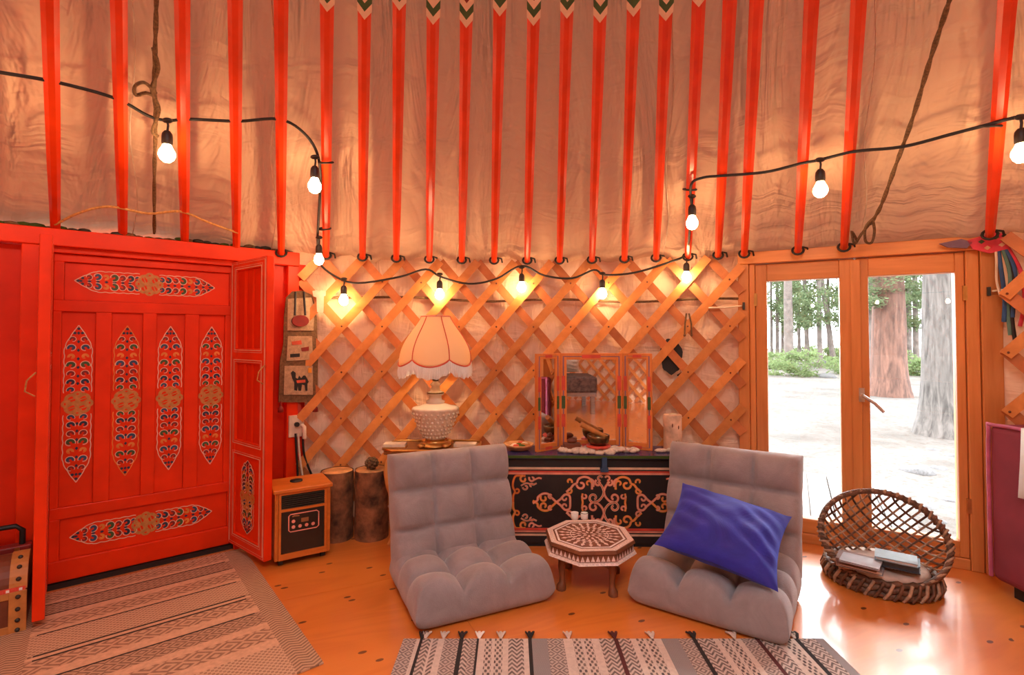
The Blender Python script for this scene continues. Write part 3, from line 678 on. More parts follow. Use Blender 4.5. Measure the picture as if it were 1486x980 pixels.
# second window
W2 = empty('window_2', (cyl(phi_2l, RL + 0.02, 0) + cyl(phi_2r, RL + 0.02, 0)) / 2, math.atan2(*(cyl(phi_2r, 1, 0) - cyl(phi_2l, 1, 0)).yx)); tag(W2, 'second pine window past the hanging ribbons', 'window', kind='structure')
h2 = (cyl(phi_2r, RL, 0) - cyl(phi_2l, RL, 0)).length / 2
for nm, bx in (('jamb', (-h2, -h2 + 0.06, -0.04, 0.08, 0, 1.24)), ('jamb', (h2 - 0.06, h2, -0.04, 0.08, 0, 1.24)), ('head', (-h2, h2, -0.045, 0.08, 1.24, 1.31)), ('sill', (-h2 + 0.06, h2 - 0.06, -0.04, 0.08, 0, 0.06)), ('lintel_board', (-h2, h2, 0.06, 0.075, 1.31, 1.58))):
    MB().box(*bx).build(nm, 'frame_wood', W2, bevel=0.004)
MB().box(-h2 + 0.058, h2 - 0.058, 0.0, 0.006, 0.058, 1.242).build('pane', 'pane', W2)

# portals help the sky light find the openings
def portal(loc, rot, sx, sy):
    l = bpy.data.lights.new('portal', 'AREA'); l.shape = 'RECTANGLE'; l.size = sx; l.size_y = sy; l.cycles.is_portal = True
    o = bpy.data.objects.new('portal', l); COL.objects.link(o); o.location = loc; o.rotation_euler = rot
wn = Vector((-wu.y, wu.x, 0))    # outward
portal(W0 + wn * 0.10 + Vector((0, 0, 0.76)), (-wn).to_track_quat('-Z', 'Y').to_euler(), WH * 2, 1.5)
portal(cyl(0, 0, roof_z(RCROWN) + 0.24), (0, 0, 0), 1.62, 1.62)
n2 = Vector((sin((phi_2l + phi_2r) / 2), cos((phi_2l + phi_2r) / 2), 0))
portal(W2.location + n2 * 0.1 + Vector((0, 0, 0.65)), (-n2).to_track_quat('-Z', 'Y').to_euler(), h2 * 2, 1.2)

# ================================================================== OUTSIDE
GZ = -0.36
gm = MB(); vs = []; nxg, nyg = 70, 70
for j in range(nyg + 1):
    for i in range(nxg + 1):
        x = -60 + 130 * i / nxg; y = -60 + 130 * j / nyg; dd = math.hypot(x, y)
        vs.append((x, y, GZ - 0.02 + (0.10 * mnoise.noise(Vector((x * 0.25, y * 0.25, 0))) + 0.25 * mnoise.noise(Vector((x * 0.07, y * 0.07, 4)))) * min(1, max(0, (dd - 5) / 6))))
gm.add(vs, [(j * (nxg + 1) + i, j * (nxg + 1) + i + 1, (j + 1) * (nxg + 1) + i + 1, (j + 1) * (nxg + 1) + i) for j in range(nyg) for i in range(nxg)], 0, True)
tag(gm.build('ground', 'forest_floor'), 'pale forest ground littered with needles', 'ground', kind='structure')
deck = empty('deck', W0 + wn * 0.12 + Vector((0, 0, -0.06)), WANG); tag(deck, 'weathered plank deck outside the french window', 'deck')
pe = flo(1345, 785, -0.06); xr = (pe - W0).dot(wu); x = xr
for k in range(26):
    MB().box(x - 0.134, x, 0, 1.75, -0.04, 0).build('plank', 'deck', deck); x -= 0.142
def trunk(name, label, cx, cy, r, h, mt, lean=(0, 0), flare=1.5, group=None, seg=22, rough=0.09):
    mb = MB(); n = 22; vs = []; ph = random.uniform(0, 9)
    for i in range(seg + 1):
        s = i / seg; z = -0.15 + (h + 0.15) * s ** 1.5; k = r * (1 - 0.45 * s) * (1 + (flare - 1) * math.exp(-max(0, z) * 2.2 / (r * 3)))
        for j in range(n):
            a = 2 * pi * j / n; d = 1 + rough * mnoise.noise(Vector((cos(a) * 3, sin(a) * 3, z * 0.8 + ph))) + rough * 0.9 * (j % 2 - 0.5) + 0.12 * (flare - 1) * sin(5 * a + ph) * math.exp(-max(0, z) * 2)
            vs.append((lean[0] * z + k * d * cos(a), lean[1] * z + k * d * sin(a), z))
    mb.add(vs, [(i * n + j, i * n + (j + 1) % n, (i + 1) * n + (j + 1) % n, (i + 1) * n + j) for i in range(seg) for j in range(n)], 0, True)
    root = empty(name, (cx, cy, GZ)); mb.build('trunk', mt, root); tag(root, label, 'tree', group); return root
def leaf_cloud(n, rx, ry, rz, size, seed):
    rnd = random.Random(seed); mb = MB(); cl = [(rnd.gauss(0, 0.5), rnd.gauss(0, 0.5), rnd.uniform(-1, 1)) for _ in range(14)]
    for k in range(n):
        c = rnd.choice(cl); p = Vector(((c[0] + rnd.gauss(0, 0.22)) * rx, (c[1] + rnd.gauss(0, 0.22)) * ry, (c[2] + rnd.gauss(0, 0.14)) * rz))
        a = Vector((rnd.gauss(0, 1), rnd.gauss(0, 1), rnd.gauss(0, 1))).normalized() * size * rnd.uniform(0.6, 1.3); b_ = a.orthogonal().normalized() * size * 0.45
        mb.add([p - a, p + b_, p + a, p - b_], [(0, 1, 2, 3)])
    return mb.mesh('foliage')
CL = [leaf_cloud(1500, 1.0, 1.0, 1.3, 0.10, s) for s in (1, 2, 3)]
BL = [leaf_cloud(1500, 1.0, 1.0, 0.7, 0.085, s) for s in (11, 12)]
for c in CL: c.materials.append(MATS['needles'])
for c in BL: c.materials.append(MATS['leaves'])
p = flo(1290, 583, GZ); big = trunk('pine_tree', 'thick reddish-barked pine trunk seen through the right pane', p.x, p.y, 0.36, 9, 'trunk_red', (0.015, 0), 1.35)
for (ox, oz) in ((-0.5, 2.55), (0.55, 2.9), (-0.8, 3.4)):
    o = link('foliage', CL[0], 'needles', big, (ox, -0.3, oz)); o.scale = (0.45, 0.45, 0.28)
p = flo(1366, 636, GZ); big2 = trunk('pine_tree', 'pale grey pine trunk with flared roots at the edge of the right pane', p.x, p.y, 0.235, 9, 'trunk_gray', (0.01, 0.0), 1.7)
far = [(1145, 536, .21, .0), (1172, 532, .12, -.02), (1128, 528, .10, .01), (1190, 534, .12, .0), (1211, 533, .13, -.13), (1160, 527, .10, 0), (1120, 525, .09, 0), (1135, 524, .09, .02), (1203, 526, .10, .0), (1266, 560, .20, .0), (1330, 535, .13, .0), (1318, 530, .17, .02), (1345, 528, .14, 0), (1272, 530, .18, 0), (1228, 528, .16, 0), (1100, 528, .16, 0), (1240, 527, .14, 0), (1400, 530, .2, 0), (1430, 545, .2, 0), (1080, 530, .2, 0)]
for k, (px, py, r, ln) in enumerate(far):
    p = flo(px, py, GZ)
    o = trunk('forest_tree', 'slender dark tree trunk standing back in the forest', p.x, p.y, r, 12, 'trunk_far', (ln, 0), 1.3, 'trees back in the forest', 12)
    for q in range(3):
        f = link('foliage', CL[(k + q) % 3], 'needles', o, (random.uniform(-0.8, 0.8), random.uniform(-0.6, 0.6), 3.2 + 2.6 * q + random.uniform(-0.8, 0.8))); s = random.uniform(0.6, 1.0); f.scale = (s, s, s); f.rotation_euler.z = random.uniform(0, 6)
for k in range(22):
    px = 1085 + 345 * (k + random.random()) / 22; d = random.uniform(17, 34); r = ray(px, 500); o = link('forest_bush', BL[k % 2], 'leaves', None, (r.x * d / r.y, d, GZ + 0.25))
    s = random.uniform(0.5, 1.0); o.scale = (s, s, s); o.rotation_euler.z = random.uniform(0, 6); tag(o, 'light green leafy bush in the forest undergrowth', 'bush', 'bushes in the forest')
def rock_mesh(seed):
    mb = MB(); mb.sphere((0, 0, 0), 1, 12, 8); rnd = random.Random(seed)
    for i, v in enumerate(mb.v): mb.v[i] = v * (1 + 0.35 * mnoise.noise(v * 1.3 + Vector((seed * 7, 0, 0))))
    for i, v in enumerate(mb.v): mb.v[i].z *= 0.55
    me = mb.mesh('rock'); me.materials.append(MATS['rock']); return me
RM = [rock_mesh(s) for s in (1, 2, 3)]
for k, (px, py, s) in enumerate([(1335, 685, .17), (1362, 680, .11), (1300, 665, .08), (1355, 655, .12), (1325, 650, .09), (1388, 664, .11), (1328, 594, .2), (1330, 580, .22), (1275, 590, .2), (1322, 520, .7), (1350, 534, .5), (1122, 562, .3), (1195, 530, .5), (1200, 548, .35), (1160, 600, .1), (1185, 640, .08), (1140, 620, .1), (1345, 735, .06), (1365, 755, .06), (1378, 725, .07)]):
    p = flo(px, py, GZ); o = link('rock', RM[k % 3], 'rock', None, (p.x, p.y, GZ - 0.03)); o.scale = (s, s, s); o.rotation_euler.z = k * 1.3
    tag(o, 'grey stone lying on the forest ground outside', 'rock', 'stones on the forest ground')

# ================================================================== STRING LIGHTS
sl = empty('string_lights', roof_hit(243, 175, 0.02)); base = sl.location.copy()
tag(sl, 'black cable of glowing clear bulbs looped along roof and lattice', 'string lights')
path = []
for px, py in [(-260, 60), (-120, 85), (0, 105), (85, 120), (168, 143), (215, 168), (243, 175), (275, 173), (345, 176), (405, 173), (440, 192), (460, 222)]: path.append(roof_hit(px, py, 0.012))
for px, py in [(465, 262), (462, 320), (461, 352)]: path.append(roof_hit(px, py, 0.045))
for px, py in [(464, 382), (490, 403), (520, 411), (580, 402), (618, 391), (640, 402), (680, 412), (720, 405), (757, 386), (790, 400), (830, 404), (862, 392), (878, 399), (920, 396), (970, 381), (995, 369)]: path.append(wall_hit(px, py, RL - 0.03))
for px, py in [(1001, 335), (1003, 300), (1003, 268)]: path.append(roof_hit(px, py, 0.06))
for px, py in [(1020, 258), (1050, 255), (1110, 250), (1160, 238), (1190, 232), (1240, 220), (1310, 213), (1380, 195), (1430, 182), (1486, 168), (1600, 150), (1760, 150)]: path.append(roof_hit(px, py, 0.03))
rear = [cyl(math.atan2(path[-1].x - CX, path[-1].y - CY) + (2 * pi - (math.atan2(path[-1].x - CX, path[-1].y - CY) - math.atan2(path[0].x - CX, path[0].y - CY))) * k / 30, 2.75, 0) for k in range(1, 30)]
for k, q in enumerate(rear): q.z = roof_z(2.75, 0.03) - 0.05 * abs(sin(k * 0.6)); path.append(q)
sp = smooth_pts([v - base for v in path], 5)
MB().tube(sp, 0.0062, 6).build('cord', 'cable', sl)
sk = MB(); sk.tube([(0, 0, 0), (0.003, 0, -0.02), (0, 0, -0.045)], 0.0045, 6); sk.sphere((0, 0, 0), 0.013, 8, 5, 0, 1.6, 1, 0.8); sk.lathe([(0.010, -0.040), (0.017, -0.050), (0.0185, -0.062), (0.0185, -0.085), (0.016, -0.092)][::-1], 12)
skm = sk.mesh('socket'); skm.materials.append(MATS['socket'])
bb = MB(); bb.lathe([(0.0005, -0.158), (0.012, -0.155), (0.022, -0.146), (0.0275, -0.132), (0.0265, -0.118), (0.019, -0.104), (0.0145, -0.094), (0.0135, -0.090)], 10)
bbm = bb.mesh('bulb'); bbm.materials.append(MATS['bulb'])
def hang(at, k=1.0):
    o = link('socket', skm, 'socket', sl, at - base); o.scale = (k, k, k); link('bulb', bbm, 'bulb', o)
for px, py in [(243, 175), (457, 228)]: hang(roof_hit(px, py, 0.03))
hang(roof_hit(463, 345, 0.06), 0.9)
for px, py in [(499, 405), (638, 398), (757, 388), (874, 397), (996, 372)]: hang(wall_hit(px, py, RL - 0.045), 0.95)
hang(roof_hit(1004, 285, 0.06)); hang(roof_hit(1190, 232, 0.035)); hang(roof_hit(1481, 170, 0.035)); hang(roof_hit(-120, 85, 0.03))
for k in range(1, 29, 2): hang(rear[k].copy())
for px, py in [(473, 236), (471, 332), (1437, 183), (1001, 275)]:
    q = roof_hit(px, py, 0.02) - base; MB().tube([q + Vector((0.03 * cos(a), 0.03 * sin(a), 0.012 * sin(a))) for a in [2 * pi * k / 14 for k in range(14)]], 0.0045, 6, closed=True).build('cable_tie', 'cable', sl)

# ropes on the roof
def rope(name, pts, r, label, mt='rope', extra=None):
    mb = MB(); pp = smooth_pts(pts, 5)
    for q in range(2):
        tw = []
        for i, p_ in enumerate(pp): a = i * 1.3 + q * pi; tw.append(p_ + Vector((cos(a), 0.3 * sin(a), sin(a))) * r * 0.45)
        mb.tube(tw, r * 0.75, 6)
    for e in (extra or []): mb.tube(smooth_pts(e, 5), r * 0.8, 6)
    return tag(mb.build(name, mt), label, 'rope')
RH = lambda px, py, o=0.01: roof_hit(px, py, o)
rope('roof_rope', [RH(232, -700), RH(230, -300), RH(228, -60), RH(226, 40), RH(224, 120), RH(226, 180), RH(224, 250), RH(224, 338)], 0.0075, 'brown knotted rope hanging straight down the roof over the red door', extra=[[RH(226, 135), RH(210, 120, .03), RH(196, 125, .04), RH(197, 138, .04), RH(212, 135, .03), RH(226, 140)], [RH(222, 70, .02), RH(230, 100, .02), RH(220, 130, .02), RH(231, 160, .02), RH(221, 190, .02), RH(230, 198, .02)]])
rope('roof_rope', [RH(1560, -700), RH(1470, -300), RH(1400, -70), RH(1378, 0), RH(1352, 80), RH(1325, 170), RH(1300, 240), RH(1278, 300), RH(1263, 325)], 0.0075, 'brown rope running slantwise down the roof to a coil over the window', extra=[[RH(1266, 318, .02), RH(1256, 330, .04), RH(1256, 350, .05), RH(1265, 352, .05), RH(1269, 335, .04), RH(1266, 318, .02)], [RH(1266, 320, .02), RH(1250, 340, .03), RH(1240, 354, .03), RH(1236, 336, .03), RH(1244, 350, .02)]])
tag(MB().tube(smooth_pts([RH(80, 326, .02), RH(118, 308, .02), RH(160, 300, .02), RH(215, 310, .02), RH(262, 307, .02), RH(300, 322, .02), RH(345, 338, .02)], 5), 0.006, 6).build('twine_cord', 'twine'), 'thin straw coloured cord draped across the poles over the door', 'cord')

# ================================================================== FLOOR CHAIRS
def puff3(u):   # three pads in a row: grooves at +-1/3, full out to the border
    u = abs(u)
    if u < 1 / 3: return max(0.0, cos(pi / 2 * u * 3))
    return sin(pi / 2 * min(1.0, (u - 1 / 3) * 1.5 * 1.7)) * (1 - 0.10 * max(0, u - 0.75) / 0.25)
def tufted(Wd, L, T, nx, ny, pw, gr=0.5, N1=60, N2=60, seed=0, y_flat=False):
    """quilted slab: x in [-W/2,W/2], y in [0,L], z in about [0,T]"""
    mb = MB(); vs = []
    def cl(i, n): t_ = 2 * i / n - 1; return math.copysign(1 - (1 - abs(t_)) ** 1.8, t_)
    for side in (1, -1):
        for j in range(N2 + 1):
            for i in range(N1 + 1):
                u, v = cl(i, N1), cl(j, N2); e = max(0.0, (1 - abs(u) ** 16) * (1 - abs(v) ** 16)) ** 0.5
                a = puff3(u); c = puff3(v); pf = (max(a, 1e-6) ** 0.36) * (max(c, 1e-6) ** 0.36)
                x = u * Wd / 2 * (1 + 0.010 * c * abs(u) ** 3); y = (v + 1) * L / 2
                if side == 1: z = T * 0.35 + (T * 0.30 + T * pw * pf) * e + 0.008 * e * mnoise.noise(Vector((x * 9, y * 9, seed)))
                else: z = T * 0.35 - T * 0.35 * e
                vs.append((x, y, z))
    n = N1 + 1; m_ = N2 + 1; K = n * m_
    fs = [(j * n + i, j * n + i + 1, (j + 1) * n + i + 1, (j + 1) * n + i) for j in range(N2) for i in range(N1)]
    fs += [(K + (j + 1) * n + i, K + (j + 1) * n + i + 1, K + j * n + i + 1, K + j * n + i) for j in range(N2) for i in range(N1)]
    mb.add(vs, fs, 0, True); return mb
def weld(o, d=0.0004):
    import bmesh
    bm = bmesh.new(); bm.from_mesh(o.data); bmesh.ops.remove_doubles(bm, verts=bm.verts, dist=d); bm.to_mesh(o.data); bm.free(); return o
def floor_chair(loc, rot, Ls, ab, Lb, lean, label):
    root = empty('floor_chair', loc, rot); tag(root, label, 'chair')
    weld(tufted(0.58, Ls, 0.155, 3, 3, 0.52, seed=1).build('seat', 'plush', root))
    o = weld(tufted(0.58, Lb, 0.125, 3, 3, 0.50, seed=5).build('backrest', 'plush', root))
    # slab y axis goes up the back, its quilted +z side faces forward (-y)
    o.location = (0, ab + 0.105, 0.055); o.rotation_euler = (pi / 2 - lean, 0, 0)
    MB().box(0.255, 0.285, Ls * 0.55, Ls * 0.55 + 0.03, 0.055, 0.059).build('care_tag', 'white', root)
    return root
floor_chair((-0.085, 2.010, 0), rad(25), 0.47, 0.355, 0.50, rad(13), 'grey-mauve quilted floor chair with bare seat in front of the lamp table')
floor_chair((0.715, 1.955, 0), rad(-34), 0.48, 0.43, 0.51, rad(15), 'grey-mauve quilted floor chair holding the blue cushion')
# blue cushion
def cushion(Wd, L, T, seed):
    mb = MB(); Nn = 36; vs = []
    for side in (1, -1):
        for j in range(Nn + 1):
            for i in range(Nn + 1):
                u, v = 2 * i / Nn - 1, 2 * j / Nn - 1
                x = u * Wd / 2 * (1 - 0.10 * (1 - v * v) * abs(u)); y = v * L / 2 * (1 - 0.10 * (1 - u * u) * abs(v))
                e = max(0, (1 - u * u)) ** 0.55 * max(0, (1 - v * v)) ** 0.55
                wr = 0.010 * sin(9 * u + 16 * v) * abs(u) * e + 0.014 * mnoise.noise(Vector((u * 2.4, v * 2.4, seed + side)))* e
                vs.append((x, y, side * (T / 2 * e) + wr))
    n = Nn + 1; K = n * n
    fs = [(j * n + i, j * n + i + 1, (j + 1) * n + i + 1, (j + 1) * n + i) for j in range(Nn) for i in range(Nn)]
    fs += [(K + (j + 1) * n + i, K + (j + 1) * n + i + 1, K + j * n + i + 1, K + j * n + i) for j in range(Nn) for i in range(Nn)]
    mb.add(vs, fs, 0, True); return mb
cu = cushion(0.445, 0.405, 0.17, 3).build('cushion', 'velvet'); tag(cu, 'royal blue velvet cushion tilted on the floor chair', 'cushion')
cpos = dep(1051, 770, 2.09); cu.location = cpos
fx = Vector((0.84, -0.51, -0.17)).normalized(); fy = Vector((0.53, 0.75, 0.39)); fy = (fy - fx * fy.dot(fx)).normalized(); nz = fx.cross(fy)
cu.rotation_euler = Matrix((fx, fy, nz)).transposed().to_euler()

# ================================================================== PAINTED CHEST
ch = empty('painted_chest', (0.478, 2.685, 0), rad(-1.0)); tag(ch, 'long black chest painted with orange and pink scrollwork under the mirror', 'chest')
cw = 0.53
MB().box(-cw, cw, 0.0, 0.225, 0.02, 0.455).build('body', 'chest_black', ch, bevel=0.004)
MB().box(-cw - 0.015, cw + 0.02, -0.02, 0.23, 0.458, 0.478).build('lid', 'chest_top', ch, bevel=0.004)
MB().box(-cw - 0.015, cw + 0.02, -0.024, -0.0205, 0.464, 0.478).build('lid_trim', 'moss', ch)
MB().box(-cw + 0.01, cw - 0.01, 0.01, 0.225, 0.0, 0.019).build('plinth', 'black', ch)
for z, h, k in ((0.401, 0.012, 0), (0.385, 0.009, 1), (0.375, 0.011, 2), (0.086, 0.012, 1), (0.076, 0.008, 2), (0.058, 0.010, 0)): MB().box(-cw, cw, -0.003, 0, z, z + h).build('stripe', ['scroll_cream', 'stripe_red', 'stripe_pink'][k], ch)
MB().box(-0.013, 0.013, -0.03, -0.003, 0.41, 0.47).prism([(-.02, -.028), (.02, -.028), (.02, -.003), (-.02, -.003)], 0.395, 0.415).build('clasp', 'blue', ch)
# scrollwork strokes in drawing units (crop pixels), mapped to the front panel
def S(x, y): return ((x - 790) / 5.307 * 0.003635, 0.232 - (y - 347) / 5.307 * 0.003635)
strokes = []
def st(pts, k, w=20): strokes.append((pts, k, w))
def spiral(cx, cy, r, a0, a1, k, w=20, r1=0.35): st(arc(cx, cy, r, r * r1, a0, a1, 18), k, w)
for (mx, cols) in ((1, (0, 1, 3)), (-1, (1, 0, 3))):
    X = lambda x: 790 + mx * (x - 790)
    def sp_(cx, cy, r, a0, a1, k, w=17, r1=0.35):
        pts = arc(cx, cy, r, r * r1, a0, a1, 18); strokes.append(([(X(x), y) for x, y in pts], k, w))
    def ln_(pts, k, w=17): strokes.append(([(X(p_.x), p_.y) for p_ in smooth_pts([Vector((a, b_, 0)) for a, b_ in pts], 5)], k, w))
    for my in (1, -1):
        Y = lambda y: 347 + my * (y - 347)
        def spy(cx, cy, r, a0, a1, k, w=17, r1=0.35):
            pts = arc(cx, cy, r, r * r1, a0, a1, 18); strokes.append(([(X(x), Y(y)) for x, y in pts], k, w))
        def lny(pts, k, w=17): strokes.append(([(X(p_.x), Y(p_.y)) for p_ in smooth_pts([Vector((a, b_, 0)) for a, b_ in pts], 5)], k, w))
        a, b_ = (0, 3) if mx * my > 0 else (3, 0)
        # inner heart curves
        lny([(790, 265), (800, 300), (830, 335), (865, 345)], a); spy(868, 312, 36, 90, -250, a)
        lny([(790, 265), (805, 225), (835, 190)], a); spy(832, 200, 26, -60, 240, 0)
        spy(760 + 60, 168, 22, 200, 480, a, 15)
        # outer flourishes
        lny([(880, 250), (880, 200), (900, 165), (940, 155), (980, 170), (995, 205)], 1 if mx > 0 else 0); spy(962, 215, 34, 0, 300, 1 if mx > 0 else 0)
        lny([(870, 230), (868, 190), (890, 170)], 0); spy(905, 205, 24, 180, 440, 1, 15)
        lny([(995, 205), (1020, 215), (1040, 240), (1075, 270)], 1 if mx > 0 else 0); spy(1052, 190, 22, 150, 420, 1, 15); spy(1050, 258, 24, 30, 330, 1 if my > 0 else 0, 15)
        lny([(950, 347), (955, 310), (950, 280)], 1, 15); spy(935, 300, 22, 0, 280, 0, 15)
        # side hearts
        lny([(1045, 347), (1050, 300), (1085, 290), (1120, 325), (1150, 347)], 0); spy(1086, 318, 24, -90, 200, 0, 15)
        lny([(1150, 347), (1190, 310), (1215, 285), (1255, 285), (1290, 310), (1295, 335), (1330, 357)], 1 if my < 0 else 0); spy(1245, 318, 28, -40, 250, 1, 16)
        spy(1195, 300, 20, 100, -160, 0, 14)
        # corner brackets
        lny([(1480, 347), (1478, 300), (1465, 270), (1480, 235), (1478, 190), (1460, 152), (1420, 148), (1385, 150)], 2 if my > 0 else 1); spy(1400, 175, 28, -80, 220, 1, 16); spy(1335, 170, 24, -30, 280, 0, 15); lny([(1320, 180), (1285, 165), (1262, 170)], 0, 13)
        spy(1385, 235, 22, 0, 300, 3, 13); spy(1340, 222, 18, 180, 460, 3, 12); lny([(1420, 225), (1380, 205), (1330, 215), (1300, 205)], 3, 12); spy(1450, 260, 22, 60, 330, 2, 15)
cols4 = ['scroll_pink', 'scroll_orange', 'scroll_red', 'scroll_cream']
mb = MB(); hi = MB()
for q, (pts, k, w) in enumerate(strokes):
    P2 = [S(x, y) for x, y in pts]; h = -0.0012 - 0.000004 * q
    mb.ribbon(P2, w / 5.307 * 0.003635 * 1.02, h, k)
    mb.ribbon(P2, w / 5.307 * 0.003635 * 0.35, h - 0.0006, {0: 3, 1: 1, 2: 1, 3: 2}[k] if k != 1 else 0)
mb.build('scrollwork', cols4, ch)['kind'] = 'stuff'

# ================================================================== MIRROR + THINGS ON THE CHEST
ZC = 0.478
mir = empty('triptych_mirror', (0.438, 2.845, ZC)); tag(mir, 'three panel folding mirror in a painted orange frame', 'mirror')
def mpanel(x0, y0, ang, wd, left_hinge, fw):
    H = 0.525
    o = empty('panel', (x0, y0, 0), ang); o.parent = mir
    def fr(bx, n='frame'): return MB().box(*bx).build(n, 'mirror_wood', o, bevel=0.002)
    fr((0, fw, -0.01, 0.01, 0, H)); fr((wd - fw, wd, -0.01, 0.01, 0, H)); fr((fw, wd - fw, -0.0095, 0.0095, 0, fw + 0.01)); fr((fw, wd - fw, -0.0095, 0.0095, H - fw, H))
    MB().box(fw, wd - fw, -0.002, 0.004, fw + 0.01, H - fw).build('mirror_glass', 'mirror', o)
    mb = MB(); c = fw * 0.5
    mb.ribbon([(c, c), (wd - c, c), (wd - c, H - c), (c, H - c)], fw * 0.22, -0.0106, 0, closed=True)
    for x in (c, wd - c):
        for z0, z1, k in ((0.12, 0.19, 1), (0.22, 0.29, 2), (0.32, 0.40, 1)): mb.ribbon([(x, z0), (x, z1)], fw * 0.55, -0.0112, k)
    mb.ribbon([(wd * 0.35, H - c), (wd * 0.65, H - c)], fw * 0.5, -0.0112, 1); mb.ribbon([(wd * 0.35, c), (wd * 0.65, c)], fw * 0.5, -0.0112, 1)
    mb.build('painted_trim', ['ribbon_purple', 'stripe_red', 'green'], o)
mpanel(-0.172, 0, 0, 0.344, True, 0.036)
mpanel(-0.310, -0.098, math.atan2(0.094, 0.134), 0.160, True, 0.030)
mpanel(0.176, -0.004, math.atan2(-0.060, 0.140), 0.158, True, 0.030)
sk_ = flo(862, 648, ZC)
mb = MB(); rnd = random.Random(5)
for k in range(130):
    a = rnd.uniform(0, 2 * pi); rr = math.sqrt(rnd.random()); mb.sphere((0.205 * rr * cos(a), 0.052 * rr * sin(a), 0.008 + 0.010 * rnd.random()), rnd.uniform(0.012, 0.022), 6, 4, 0, 1.3, 1, 0.7)
tag(mb.build('sheepskin_mat', 'wool', None, (sk_.x, 2.745, ZC)), 'small fluffy white sheepskin mat under the singing bowl', 'mat')
bo = empty('singing_bowl', (sk_.x, 2.75, ZC + 0.026)); tag(bo, 'dark bronze singing bowl on a red ring pad', 'bowl')
MB().lathe([(0.038, 0), (0.062, 0.001), (0.066, 0.008), (0.060, 0.014), (0.036, 0.012)], 20).build('pad', 'stripe_red', bo)
MB().lathe([(0.02, 0.014), (0.042, 0.016), (0.055, 0.030), (0.060, 0.050), (0.060, 0.066), (0.057, 0.067), (0.055, 0.05), (0.045, 0.03), (0.001, 0.024)], 28).build('bowl', 'bronze', bo)
mal = MB(); mal.tube([(-0.095, -0.01, 0.125), (-0.02, 0.0, 0.082), (0.05, 0.01, 0.050)], [0.014, 0.015, 0.011], 10)
tag(mal.build('mallet', 'leather', None, (sk_.x, 2.75, ZC + 0.026)), 'short wooden striker resting across the singing bowl', 'mallet')
bx = flo(822, 640, ZC); t_ = MB().box(-0.045, 0.045, -0.02, 0.02, 0, 0.045); t_.box(-0.06, -0.045, -0.015, 0.015, 0.0, 0.03); t_.sphere((0.0, 0, 0.055), 0.02, 8, 6, 0, 1.5, 0.8, 0.8)
tag(t_.build('carved_figure', 'leather_dark', None, (bx.x, 2.765, ZC + 0.002), bevel=0.006), 'small brown carved animal figure beside the bowl', 'figurine')
wl_ = flo(752, 637, ZC)
bk = empty('shell_dish', (wl_.x, 2.80, ZC)); tag(bk, 'shallow woven dish of trinkets at the left end of the chest', 'dish')
MB().lathe([(0.03, 0), (0.05, 0.004), (0.075, 0.025), (0.082, 0.034), (0.078, 0.036), (0.048, 0.010), (0.001, 0.008)], 20, fn=lambda a, z: 1 + 0.05 * sin(9 * a)).build('dish', 'cutwood', bk)
mb = MB()
for k in range(14): a = k * 2.4; mb.sphere((0.045 * cos(a) * (k / 14) ** .5, 0.045 * sin(a) * (k / 14) ** .5, 0.024 + 0.004 * (k % 3)), 0.014, 7, 5, k % 4, 1.4, 1, 0.7)
mb.build('trinkets', ['offwhite', 'leather', 'moss', 'scroll_red'], bk)['kind'] = 'stuff'
bp = flo(966, 646, ZC); bt = empty('birch_candle_holder', (bp.x, 2.80, ZC)); tag(bt, 'short upright birch log candle holder at the right end of the chest', 'candle holder')
MB().lathe([(0.047, 0), (0.049, 0.005), (0.048, 0.10), (0.049, 0.188), (0.046, 0.193)], 22, fn=lambda a, z: 1 + 0.015 * sin(3 * a)).build('log', 'birch', bt)
MB().lathe([(0.022, 0.1935), (0.022, 0.197), (0.001, 0.197)], 16).build('candle', 'offwhite', bt)
for k, (a, z) in enumerate(((-1.9, 0.14), (-1.2, 0.13), (-1.5, 0.05))): MB().sphere((0.047 * cos(a), 0.047 * sin(a), z), 0.009, 7, 5, 0, 0.5, 0.5, 1.3).build('knot', 'leather_dark', bt)
sp_ = flo(996, 645, ZC); q = MB(); q.sphere((0, 0, 0.018), 0.05, 10, 6, 0, 1.0, 0.6, 0.36)
tag(q.build('white_stone', 'wool', None, (sp_.x, 2.81, ZC)), 'flat pale stone lying by the birch log', 'stone')
q = MB(); q.sphere((0, 0, 0.010), 0.02, 8, 5, 0, 1.8, 1, 0.5); q.sphere((0.045, 0.0, 0.012), 0.014, 8, 5, 0, 1.2, 1, 0.85)
tag(q.build('shell_scrap', 'wool', None, (flo(948, 648, ZC).x, 2.745, ZC)), 'tiny white shells in front of the birch log', 'shells')

